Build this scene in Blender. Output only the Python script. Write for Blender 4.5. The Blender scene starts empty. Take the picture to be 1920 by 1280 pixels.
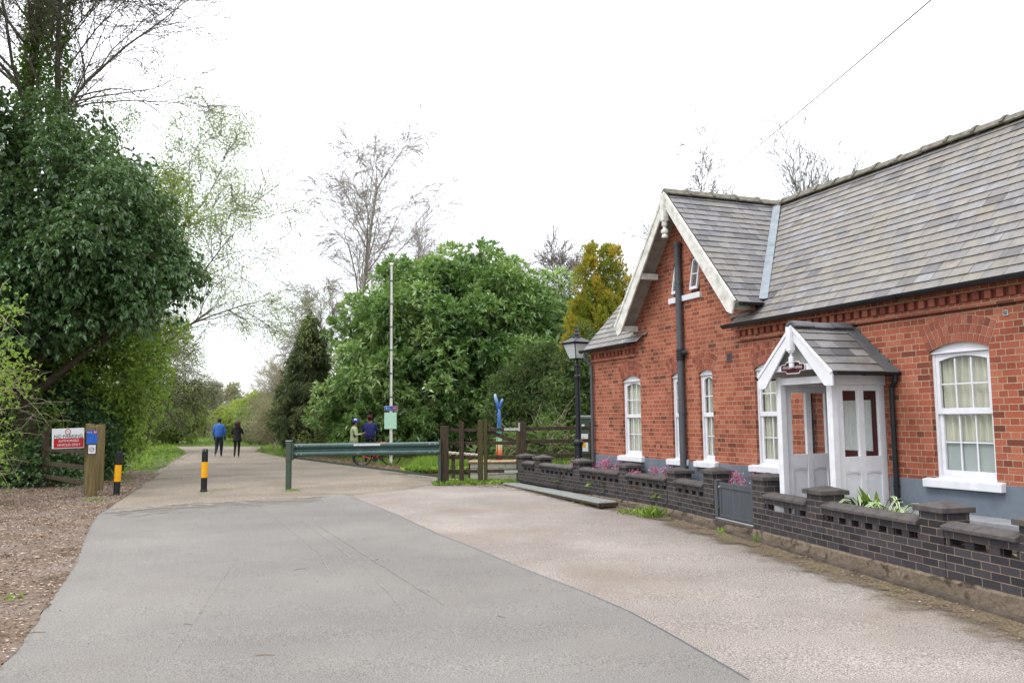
import bpy, bmesh, math, random
import numpy as np
from mathutils import Vector, Matrix
from mathutils.geometry import tessellate_polygon
sc = bpy.context.scene
R = random.Random(11)
rad = math.radians
# ------------------------------------------------------------------ camera
F_PX, PITCH, ROLL, YAW = 1567.2, 0.0926, -0.0106, 0.3772     # lens in px at 1920 wide, tilt, roll, facade direction
cp, sp = math.cos(PITCH), math.sin(PITCH)
cr, sr = math.cos(ROLL), math.sin(ROLL)
CM = np.array([[cr, -sr, 0], [sr, cr, 0], [0, 0, 1]]) @ np.array([[1, 0, 0], [0, sp, -cp], [0, cp, sp]])
EYE = np.array([0, 0, 1.62])
cam = bpy.data.cameras.new('camera'); camo = bpy.data.objects.new('camera', cam); sc.collection.objects.link(camo)
cam.sensor_width = 36; cam.sensor_fit = 'HORIZONTAL'; cam.lens = 36 * F_PX / 1920; cam.clip_start = .05; cam.clip_end = 2000
X_, Y_, Z_ = CM[0], -CM[1], -CM[2]
camo.matrix_world = Matrix(((X_[0], Y_[0], Z_[0], EYE[0]), (X_[1], Y_[1], Z_[1], EYE[1]), (X_[2], Y_[2], Z_[2], EYE[2]), (0, 0, 0, 1)))
sc.camera = camo
# ------------------------------------------------------------------ overcast sky + soft sun
SUN_EL, SUN_AZ = rad(52), rad(235)
world = bpy.data.worlds.new('World'); sc.world = world; world.use_nodes = True
nt = world.node_tree; nt.nodes.clear()
sky = nt.nodes.new('ShaderNodeTexSky'); sky.sky_type = 'NISHITA'; sky.sun_disc = False
sky.sun_elevation = SUN_EL; sky.sun_rotation = SUN_AZ
b1 = nt.nodes.new('ShaderNodeBackground'); b1.inputs[1].default_value = .05; nt.links.new(sky.outputs[0], b1.inputs[0])
tc = nt.nodes.new('ShaderNodeTexCoord'); nz = nt.nodes.new('ShaderNodeTexNoise'); nz.inputs['Scale'].default_value = 2.2; nz.inputs['Detail'].default_value = 5
nt.links.new(tc.outputs['Generated'], nz.inputs[0])
rp = nt.nodes.new('ShaderNodeValToRGB'); rp.color_ramp.elements[0].position = .3; rp.color_ramp.elements[1].position = .75
rp.color_ramp.elements[0].color = (.93, .945, .965, 1); rp.color_ramp.elements[1].color = (1, 1, 1, 1)
nt.links.new(nz.outputs[0], rp.inputs[0])
b2 = nt.nodes.new('ShaderNodeBackground'); nt.links.new(rp.outputs[0], b2.inputs[0])
sz = nt.nodes.new('ShaderNodeSeparateXYZ'); nt.links.new(tc.outputs['Generated'], sz.inputs[0])
mx = nt.nodes.new('ShaderNodeMath'); mx.operation = 'MAXIMUM'; mx.inputs[1].default_value = 0; nt.links.new(sz.outputs[2], mx.inputs[0])
ma = nt.nodes.new('ShaderNodeMath'); ma.operation = 'MULTIPLY_ADD'; ma.inputs[1].default_value = 2.5; ma.inputs[2].default_value = .93; nt.links.new(mx.outputs[0], ma.inputs[0]); nt.links.new(ma.outputs[0], b2.inputs[1])
ad = nt.nodes.new('ShaderNodeAddShader'); nt.links.new(b1.outputs[0], ad.inputs[0]); nt.links.new(b2.outputs[0], ad.inputs[1])
wo = nt.nodes.new('ShaderNodeOutputWorld'); nt.links.new(ad.outputs[0], wo.inputs[0])
sl = bpy.data.lights.new('sun', 'SUN'); sl.energy = 1.5; sl.angle = rad(14); sl.color = (1, .96, .9)
so = bpy.data.objects.new('sun', sl); sc.collection.objects.link(so)
so.rotation_euler = Vector((.58, .42, -.95)).to_track_quat('-Z', 'Y').to_euler()
sc.view_settings.view_transform = 'Standard'; sc.view_settings.look = 'None'; sc.view_settings.exposure = 0; sc.view_settings.gamma = 1
sc.render.engine = 'CYCLES'; sc.cycles.max_bounces = 6; sc.cycles.transparent_max_bounces = 12; sc.cycles.use_denoising = True
# ------------------------------------------------------------------ geometry of the place
def G(x, y):                                     # ground height: level lane, falling gently towards the viewer
    return .0117 * (y - 20) if y < 20 else 0.0
def ray(px, py): return CM.T @ np.array([(px - 960) / F_PX, (py - 640) / F_PX, 1.])
def gp(px, py, z=None):                          # a point of the ground
    d = ray(px, py); zz = 0 if z is None else z
    for _ in range(8):
        t = (zz - EYE[2]) / d[2]; P = EYE + t * d
        if z is None: zz = G(P[0], P[1])
    return Vector(P)
def at(px, py, Y):                               # point at distance Y ahead
    d = ray(px, py); return Vector(EYE + d * (Y / d[1]))
AX = np.array([-math.sin(YAW), math.cos(YAW), 0]); NX = np.array([math.cos(YAW), math.sin(YAW), 0]); DF = 8.293
def hp(u, v, w=0.): return Vector(AX * u + NX * (DF + v) + np.array([0, 0, w]))

# ------------------------------------------------------------------ materials
def lin(h):
    h = h.lstrip('#'); c = [int(h[i:i+2], 16) / 255 for i in (0, 2, 4)]
    return tuple([(x / 12.92 if x <= .04045 else ((x + .055) / 1.055) ** 2.4) for x in c] + [1])
MATS = {}
def nodes(name):
    m = bpy.data.materials.new(name); m.use_nodes = True; t = m.node_tree; t.nodes.clear()
    o = t.nodes.new('ShaderNodeOutputMaterial'); p = t.nodes.new('ShaderNodeBsdfPrincipled'); t.links.new(p.outputs[0], o.inputs[0])
    MATS[name] = m; return m, t, p, o
def ramp(t, fac, cols, pos=None, interp='LINEAR'):
    r = t.nodes.new('ShaderNodeValToRGB'); e = r.color_ramp.elements; r.color_ramp.interpolation = interp
    while len(e) < len(cols): e.new(.5)
    for i, c in enumerate(cols):
        e[i].position = pos[i] if pos else i / (len(cols) - 1); e[i].color = c if len(c) == 4 else (*c, 1)
    t.links.new(fac, r.inputs[0]); return r.outputs[0]
def noise(t, scale, detail=4, rough=.55, co='Object', vec=None, sc3=None):
    n = t.nodes.new('ShaderNodeTexNoise'); n.inputs['Scale'].default_value = scale; n.inputs['Detail'].default_value = detail; n.inputs['Roughness'].default_value = rough
    if vec is None:
        c = t.nodes.new('ShaderNodeTexCoord'); vec = c.outputs[co]
    if sc3:
        mp = t.nodes.new('ShaderNodeMapping'); mp.inputs['Scale'].default_value = sc3; t.links.new(vec, mp.inputs[0]); vec = mp.outputs[0]
    t.links.new(vec, n.inputs['Vector']); return n.outputs['Fac']
def mix(t, fac, a, b, mode='MIX'):
    n = t.nodes.new('ShaderNodeMix'); n.data_type = 'RGBA'; n.blend_type = mode
    for s, v in ((0, fac), (6, a), (7, b)):
        if hasattr(v, 'is_linked') or hasattr(v, 'links'): t.links.new(v, n.inputs[s])
        else: n.inputs[s].default_value = v
    return n.outputs[2]
def math_(t, op, a, b=None, clamp=False):
    n = t.nodes.new('ShaderNodeMath'); n.operation = op; n.use_clamp = clamp
    for s, v in ((0, a), (1, b)):
        if v is None: continue
        if hasattr(v, 'links'): t.links.new(v, n.inputs[s])
        else: n.inputs[s].default_value = v
    return n.outputs[0]
def bump(t, p, h, strength, dist=.01):
    b = t.nodes.new('ShaderNodeBump'); b.inputs['Strength'].default_value = strength; b.inputs['Distance'].default_value = dist
    t.links.new(h, b.inputs['Height']); t.links.new(b.outputs[0], p.inputs['Normal'])
def attr(t, name='rnd'):
    a = t.nodes.new('ShaderNodeAttribute'); a.attribute_name = name; return a.outputs['Fac']
def mat(name, cols, scale=6, rough=.7, b=.2, bscale=None, metal=0, detail=5, spec=.3, sc3=None, bd=.01, rndcols=None, rndmix=.5):
    m, t, p, o = nodes(name)
    cols = [lin(c) if isinstance(c, str) else c for c in cols]
    n = noise(t, scale, detail, .6, sc3=sc3)
    c = ramp(t, n, cols, [.3 + .4 * i / (len(cols) - 1) for i in range(len(cols))] if len(cols) > 1 else None) if len(cols) > 1 else None
    if c is None: p.inputs['Base Color'].default_value = cols[0]
    else:
        if rndcols:
            rc = ramp(t, attr(t), [lin(x) if isinstance(x, str) else x for x in rndcols]); c = mix(t, rndmix, c, rc)
        t.links.new(c, p.inputs['Base Color'])
    p.inputs['Roughness'].default_value = rough; p.inputs['Metallic'].default_value = metal; p.inputs['Specular IOR Level'].default_value = spec
    if b: bump(t, p, noise(t, bscale or scale * 8, 6, .65, sc3=sc3), b, bd)
    return m
def mat_leaf(name, cols, trans=.35, rough=.45, spec=.4, tint=None):
    m, t, p, o = nodes(name)
    c = ramp(t, attr(t), [lin(x) if isinstance(x, str) else x for x in cols])
    t.links.new(c, p.inputs['Base Color']); p.inputs['Roughness'].default_value = rough; p.inputs['Specular IOR Level'].default_value = spec
    tr = t.nodes.new('ShaderNodeBsdfTranslucent'); g = mix(t, .5, c, (.35, .5, .06, 1)) ; t.links.new(g, tr.inputs[0])
    ms = t.nodes.new('ShaderNodeMixShader'); ms.inputs[0].default_value = trans
    t.links.new(p.outputs[0], ms.inputs[1]); t.links.new(tr.outputs[0], ms.inputs[2]); t.links.new(ms.outputs[0], o.inputs[0])
    return m
def mat_brick(name, cols, mortar, bw=.225, rh=.075, ms=.009, squash=1., sf=2, off=.5, dirt=None, rough=.8, cpos=None, bstr=.5, weather=.25):
    m, t, p, o = nodes(name)
    uv = t.nodes.new('ShaderNodeUVMap'); uv.uv_map = 'UVMap'
    wv = noise(t, 1.3, 2, .5, vec=uv.outputs[0])
    b = t.nodes.new('ShaderNodeTexBrick'); b.offset = off; b.squash = squash; b.squash_frequency = sf; b.offset_frequency = 2
    t.links.new(uv.outputs[0], b.inputs['Vector'])
    b.inputs['Color1'].default_value = (0, 0, 0, 1); b.inputs['Color2'].default_value = (1, 1, 1, 1); b.inputs['Mortar'].default_value = (.5, .5, .5, 1)
    b.inputs['Scale'].default_value = 1; b.inputs['Mortar Size'].default_value = ms; b.inputs['Mortar Smooth'].default_value = .15; b.inputs['Bias'].default_value = 0
    b.inputs['Brick Width'].default_value = bw; b.inputs['Row Height'].default_value = rh
    c = ramp(t, b.outputs['Color'], [lin(x) for x in cols], cpos)
    n2 = noise(t, 55, 4, .7, vec=uv.outputs[0]); c = mix(t, .35, c, ramp(t, n2, [(.02, .02, .02, 1), (.55, .55, .55, 1)], [.35, .68]), 'OVERLAY')
    mo = ramp(t, noise(t, 9, 4, .6, vec=uv.outputs[0]), [lin(x) for x in mortar], [.35, .65])
    c2 = mix(t, b.outputs['Fac'], c, mo)
    n3 = noise(t, .9, 5, .62, vec=uv.outputs[0]); w = ramp(t, n3, [(.45, .42, .4, 1), (1, 1, 1, 1), (1.15, 1.08, 1.02, 1)], [.28, .5, .75])
    c3 = mix(t, weather * 2, c2, w, 'MULTIPLY')
    t.links.new(c3, p.inputs['Base Color']); p.inputs['Roughness'].default_value = rough; p.inputs['Specular IOR Level'].default_value = .25
    h = math_(t, 'SUBTRACT', math_(t, 'MULTIPLY', n2, .35), b.outputs['Fac']); bump(t, p, h, bstr, .008)
    return m
def dirt_mat(name, cols, scale, fine, amt=.5):
    m, t, p, o = nodes(name); a = ramp(t, noise(t, scale, 8, .65), [lin(x) for x in cols], [.35, .5, .65]); f = noise(t, fine, 3, .8)
    c = mix(t, .8, a, ramp(t, f, [(.03, .03, .03, 1), (.85, .82, .78, 1)], [.36, .64]), 'OVERLAY'); t.links.new(c, p.inputs['Base Color']); p.inputs['Roughness'].default_value = .95
    k = math_(t, 'ADD', attr(t, 'edge'), math_(t, 'MULTIPLY', math_(t, 'SUBTRACT', noise(t, 2.2, 9, .72), .5), 2.2)); k = math_(t, 'ADD', k, math_(t, 'MULTIPLY', math_(t, 'SUBTRACT', f, .5), 1.2)); k = ramp(t, k, [(0, 0, 0, 1), (1, 1, 1, 1)], [amt - .3, amt + .25])
    tr = t.nodes.new('ShaderNodeBsdfTransparent'); ms = t.nodes.new('ShaderNodeMixShader'); t.links.new(k, ms.inputs[0]); t.links.new(tr.outputs[0], ms.inputs[1]); t.links.new(p.outputs[0], ms.inputs[2]); t.links.new(ms.outputs[0], o.inputs[0]); bump(t, p, f, .8, .015)
def mat_glass(name, tint=(.99, .99, .98, 1), fr=.02):
    m, t, p, o = nodes(name); t.nodes.remove(p)
    g = t.nodes.new('ShaderNodeBsdfGlossy'); g.inputs['Roughness'].default_value = .04
    tr = t.nodes.new('ShaderNodeBsdfTransparent'); tr.inputs[0].default_value = tint
    lw = t.nodes.new('ShaderNodeLayerWeight'); lw.inputs[0].default_value = .5
    f = math_(t, 'ADD', math_(t, 'MULTIPLY', math_(t, 'POWER', lw.outputs['Facing'], 4.0), .5), fr, True)
    ms = t.nodes.new('ShaderNodeMixShader'); t.links.new(f, ms.inputs[0]); t.links.new(tr.outputs[0], ms.inputs[1]); t.links.new(g.outputs[0], ms.inputs[2]); t.links.new(ms.outputs[0], o.inputs[0])
    return m

mat_brick('red_brick', ['#663a2e', '#8a4936', '#9c543f', '#a45d47', '#ac6a52'], ['#8c7f6e', '#a69984'], bw=.226, ms=.0048, squash=.5, sf=2, cpos=[0, .1, .4, .75, 1], weather=.3)
mat_brick('engineering_brick', ['#2c2b2f', '#37363b', '#424147', '#464042'], ['#6c5f54', '#8e7c6c'], bw=.216, ms=.0042, rough=.5, weather=.2)
def fix_rnd_brick(name, cols):
    return mat(name, cols, 25, .8, .5, 60, rndcols=cols)
mat('arch_brick', ['#743e32', '#8a4e3e', '#965c4a'], 22, .8, .4, rndcols=['#60342c', '#804636', '#8e5040', '#9a624e'], rndmix=.7)
mat('mortar', ['#b0a48e', '#c6baa2'], 12, .9, .3)
mat('plinth_grey', ['#59626c', '#626b76', '#6a727c'], 3, .7, .15, 40)
mat('white_paint', ['#c6c7cd', '#d4d5da'], 9, .45, .12, 60)
mat('weathered_white', ['#a9a8a0', '#c9c8c2', '#d3d3ce'], 7, .6, .2, 40)
mat('soffit_grey', ['#77726a', '#8c877f', '#999489'], 6, .8, .2)
mat('black_plastic', ['#17181c', '#202228'], 8, .35, .05)
mat('pipe_grey', ['#43464c', '#4e5157'], 10, .45, .1)
mat('iron_paint', ['#191c22', '#22262e'], 14, .4, .15)
mat('lead', ['#626a72', '#727a82', '#7c848c'], 5, .45, .3, 20)
mat('dark_lead', ['#4c4d50', '#5c5d60'], 5, .5, .3, 20)
mat('curtain', ['#a8aa9e', '#c2c3b6'], 3, .9, .1, sc3=(8, 8, .5))
mat('frosted', ['#8c9799', '#98a2a3'], 2, .4, 0)
mat('lace', ['#c4ccd4', '#dce2e6'], 60, .9, .3)
mat('burgundy', ['#3a0e14', '#4a141b'], 9, .4, .1)
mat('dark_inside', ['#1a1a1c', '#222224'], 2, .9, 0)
mat('inner_white', ['#aaa9a6', '#bcbbb8'], 5, .6, .1)
mat('coping', ['#3c3938', '#484443', '#524d4b', '#4e4a48'], 9, .85, .5, 60, detail=8)
mat('ridge_tile', ['#4a463c', '#68645a', '#78746a'], 9, .9, .6, 40, detail=8)
mat('gate_grey', ['#42474d', '#4c5157'], 6, .55, .1, sc3=(1, 1, .2))
mat('old_timber', ['#2a231a', '#40362a', '#4d4334'], 5, .9, .6, 30, sc3=(6, 6, .7))
mat('dark_timber', ['#262019', '#393026', '#463d2f'], 5, .9, .6, 30, sc3=(6, 6, .7))
mat('post_timber', ['#4b4029', '#665838', '#776a4a'], 5, .85, .5, 30, sc3=(7, 7, .6))
mat('moss_timber', ['#34301f', '#454026', '#3a3022'], 5, .9, .6, 30, sc3=(6, 6, .8))
mat('pale_timber', ['#7d7468', '#a0978a', '#b0a79b'], 8, .9, .4, sc3=(1, 6, 6))
mat('green_steel', ['#26403c', '#2f4a45', '#35524c'], 5, .35, .15, 30, spec=.5)
mat('rusty_green', ['#3d4038', '#39493f', '#4a4236'], 6, .6, .3, 30)
mat('galvanised', ['#8c908e', '#a8aca9'], 20, .5, .1, metal=.1)
mat('yellow_paint', ['#d08f08', '#dba010'], 10, .45, .1)
mat('bollard_black', ['#131316', '#22201f'], 10, .5, .2)
mat('sign_white', ['#b9bcc0', '#c6c9cc'], 4, .4, 0)
mat('sign_red', ['#93161c', '#a01a20'], 4, .4, 0)
mat('sign_blue', ['#1b4a9a', '#2257ac'], 6, .4, 0)
mat('sign_black', ['#1a1a1c'], 4, .5, 0)
mat('sign_green', ['#34493e'], 4, .5, 0)
mat('map_face', ['#9ecbd0', '#a9d4c4', '#b6d7b4', '#a4c8da'], 7, .35, 0, detail=8)
mat('pole_white', ['#c4c3bb', '#d6d5ce'], 7, .55, .1, sc3=(1, 1, .4))
mat('concrete', ['#1f1c17', '#4a4034', '#73675a', '#5f5446', '#80756a'], 6, .92, .9, 30, detail=9, bd=.02)
mat('concrete_dark', ['#332d27', '#4a423a', '#564d44'], 6, .92, .7, 30, detail=9, bd=.02)
mat('stone_block', ['#7f7c74', '#9b978d', '#a9a498'], 5, .9, .5, 30, rndcols=['#7c7870', '#aaa69b'])
mat('stone_slab', ['#8a735e', '#a38a72'], 5, .9, .5)
mat('soil', ['#2b231b', '#40342a', '#55473a'], 9, .95, .8, 40, bd=.03)
mat('garden_path', ['#7b7d80', '#8c8e90'], 9, .9, .4)
mat('bark', ['#2e2921', '#463f33', '#5a5244'], 9, .95, .8, 30, sc3=(3, 3, .6), bd=.03)
mat('green_bark', ['#3a3a28', '#4f4d38', '#605b48'], 9, .95, .6, 30)
mat('twig', ['#47433a', '#5c564b'], 9, .9, 0)
mat('birch_bark', ['#5c554e', '#8f8a83', '#a19c95'], 7, .8, .3, sc3=(1, 1, 3))
mat('birch_twig', ['#7a716b', '#90867f'], 9, .9, 0)
mat('pale_twig', ['#8f866f', '#a69c84'], 9, .9, 0)
mat('stick', ['#5d4634', '#7a6248'], 9, .9, 0)
mat_leaf('ivy_leaf', ['#2a4228', '#3a5832', '#4e6e44', '#728c64'], .18, .38, .65)
mat_leaf('laurel_leaf', ['#3b5a2e', '#52743e', '#6a8c4c', '#92aa6a', '#aebc84'], .25, .33, .7)
mat_leaf('gold_conifer_leaf', ['#5a6a2a', '#7c8430', '#a89434', '#c49a3c'], .35, .6, .2)
mat_leaf('thicket_leaf', ['#253620', '#35492b', '#4b6139', '#6c8052'], .25, .5, .3)
mat_leaf('conifer_leaf', ['#343c2a', '#4a5438', '#626a48'], .15, .6, .2)
mat_leaf('spring_leaf', ['#5a7630', '#76943f', '#90aa50', '#a4bc64'], .5, .5, .3)
mat_leaf('mid_leaf', ['#2a401c', '#3c5624', '#50702e', '#6c8a40'], .3, .5, .3)
mat_leaf('pale_leaf', ['#7c8a4e', '#96a35e', '#aab474'], .45, .6, .2)
mat_leaf('olive_leaf', ['#666e4a', '#828a62', '#969c74'], .4, .6, .2)  # lightened tone: haze of the far trees put into the leaf colour
mat_leaf('brown_leaf', ['#7c7460', '#948c74', '#a49c82'], .3, .7, .1)  # paler brown, carrying distance haze in its colour
mat_leaf('yellow_leaf', ['#7c8a42', '#94a24e', '#a8b060'], .45, .6, .2)
mat_leaf('grass_blade', ['#486028', '#5e7834', '#769044', '#8ca254'], .4, .6, .2)
mat_leaf('nettle_leaf', ['#426028', '#5e8034', '#869e46', '#a0b054'], .35, .6, .2)
mat_leaf('litter_leaf', ['#4c3c30', '#6a5646', '#86715f', '#9a8a7c', '#ada094'], 0, .8, .1)
mat_leaf('pebble', ['#4a423c', '#6c625a', '#8c8278', '#a89e94'], 0, .9, .1)
mat_leaf('pink_petal', ['#a8487e', '#c874a0', '#d89abc', '#b05068'], .3, .6, .2)
mat_leaf('bergenia_leaf', ['#3f6a2a', '#6a8e3c', '#8ea850', '#7a4436'], .25, .45, .4)
def mat_variegated():
    m, t, p, o = nodes('variegated_leaf')
    uv = t.nodes.new('ShaderNodeUVMap'); uv.uv_map = 'UVMap'; s = t.nodes.new('ShaderNodeSeparateXYZ'); t.links.new(uv.outputs[0], s.inputs[0])
    e = math_(t, 'ABSOLUTE', math_(t, 'SUBTRACT', s.outputs[0], .5))
    c = ramp(t, e, [lin('#4f7040'), lin('#6d8a58'), lin('#d0d6ae')], [.18, .26, .33]); t.links.new(c, p.inputs['Base Color']); p.inputs['Roughness'].default_value = .5
mat_variegated()
mat_glass('glass'); mat_glass('lantern_glass', (.9, .95, 1, 1), .2)
m_, t_, p_, o_ = nodes('lantern_frost'); p_.inputs['Base Color'].default_value = lin('#dfe8ea'); p_.inputs['Roughness'].default_value = .5; 
tr_ = t_.nodes.new('ShaderNodeBsdfTranslucent'); tr_.inputs[0].default_value = lin('#f0f6f8'); ms_ = t_.nodes.new('ShaderNodeMixShader'); ms_.inputs[0].default_value = .5
t_.links.new(p_.outputs[0], ms_.inputs[1]); t_.links.new(tr_.outputs[0], ms_.inputs[2]); t_.links.new(ms_.outputs[0], o_.inputs[0])
def mat_slate(name, cols):
    m, t, p, o = nodes(name)
    c = ramp(t, attr(t), [lin(x) for x in cols])
    uv = t.nodes.new('ShaderNodeUVMap'); uv.uv_map = 'UVMap'
    n = noise(t, 9, 7, .7, sc3=(1, .5, 1)); c = mix(t, .45, c, ramp(t, n, [(.12, .12, .12, 1), (.72, .72, .7, 1)], [.3, .7]), 'OVERLAY')
    n2 = noise(t, .9, 5, .65); c = mix(t, ramp(t, n2, [(0, 0, 0, 1), (.35, .35, .35, 1)], [.5, .7]), c, lin('#7d7360'))
    t.links.new(c, p.inputs['Base Color']); p.inputs['Roughness'].default_value = .55; p.inputs['Specular IOR Level'].default_value = .35
    bump(t, p, noise(t, 60, 6, .7), .4, .004)
mat_slate('slate', ['#545051', '#615e61', '#6b686a', '#737070', '#746e68', '#79746d', '#757376', '#79787b', '#807f82'])
mat_slate('gable_slate', ['#4c4b4e', '#5a595c', '#666467', '#706d6b', '#6c6a6e', '#777474', '#807f83'])
def ground_mat(name, cols, scale, fine, finecols, rough=.9, b=.5, big=.25, bd=.012, vor=None, patch=None, fm=.5):
    m, t, p, o = nodes(name)
    a = ramp(t, noise(t, scale, 8, .6), [lin(x) for x in cols], [.3 + .4 * i / (len(cols) - 1) for i in range(len(cols))])
    f = noise(t, fine, 3, .8); fc = ramp(t, f, [lin(x) for x in finecols], [.36, .64])
    c = mix(t, fm, a, fc, 'OVERLAY')
    if patch:
        pc, ps, p0, p1, amt = patch
        k = ramp(t, noise(t, ps, 7, .62), [(0, 0, 0, 1), (amt, amt, amt, 1)], [p0, p1]); c = mix(t, k, c, lin(pc))
    t.links.new(c, p.inputs['Base Color']); p.inputs['Roughness'].default_value = rough; p.inputs['Specular IOR Level'].default_value = .2
    bump(t, p, f, b, bd); return m, t, p
ground_mat('asphalt', ['#706d6b', '#7b7875', '#878480'], .3, 100, ['#242424', '#dcdcda'], patch=('#7d766e', .42, .5, .72, .4), b=.4, fm=.7)
ground_mat('tarmac_light', ['#847f7c', '#908b88', '#9d9894'], .5, 80, ['#1c1a18', '#e8e2dc'], patch=('#75695d', .3, .48, .66, .75), b=.7, fm=.8)
ground_mat('lane_surface', ['#837c76', '#90897f', '#9b938a'], .5, 40, ['#3c3834', '#c4beb6'], patch=('#5a4f3e', .6, .5, .66, .45), b=.5, fm=.75)
ground_mat('verge_litter', ['#64594f', '#807368', '#9a8e82'], 1.2, 38, ['#14100c', '#c8b8a6'], patch=('#7d7068', .8, .45, .6, .8), b=1, bd=.03, fm=.8)
ground_mat('grass_ground', ['#46542a', '#5a6c36', '#6a7c42'], .5, 14, ['#26301a', '#8c9a5c'], patch=('#6b5a40', .4, .55, .72, .6), b=.8, bd=.05)
ground_mat('moss_edge', ['#4a4032', '#66563f', '#807060'], 2.5, 45, ['#1c1812', '#c4b49c'], patch=('#5a5634', 1.6, .56, .68, .6), b=.9, bd=.02, fm=.7)

dirt_mat('wall_foot_dirt', ['#4a3f31', '#6a5c4a', '#5a5636'], 2.2, 40); dirt_mat('tyre_film', ['#787673', '#817f7b', '#888682'], 2.5, 60, 1.0)
dirt_mat('edge_dirt', ['#777069', '#807971', '#8a837a'], 4, 60, .75)
dirt_mat('stain', ['#6c6055', '#7c6f62', '#74685a'], 1.2, 50, .62)
# ------------------------------------------------------------------ object helpers
COL = sc.collection
def tag(o, label=None, cat=None, group=None, kind=None):
    if label: o['label'] = label
    if cat: o['category'] = cat
    if group: o['group'] = group
    if kind: o['kind'] = kind
    return o
def empty(name, loc, rz=0., label=None, cat=None, group=None):
    o = bpy.data.objects.new(name, None); COL.objects.link(o); o.location = loc; o.rotation_euler = (0, 0, rz); o.empty_display_size = .2
    return tag(o, label, cat, group)
def copy_tree(o, parent=None):
    c = o.copy(); COL.objects.link(c); c.parent = parent
    for ch in list(o.children): copy_tree(ch, c)
    return c
def finish(me, name, mats, parent, smooth, bevel):
    for mm in (mats if isinstance(mats, (list, tuple)) else [mats]): me.materials.append(MATS[mm])
    o = bpy.data.objects.new(name, me); COL.objects.link(o); o.parent = parent
    if smooth:
        me.polygons.foreach_set('use_smooth', [True] * len(me.polygons))
    if bevel:
        b = o.modifiers.new('bevel', 'BEVEL'); b.width = bevel; b.segments = 2; b.limit_method = 'ANGLE'; b.angle_limit = rad(40)
    return o
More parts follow.
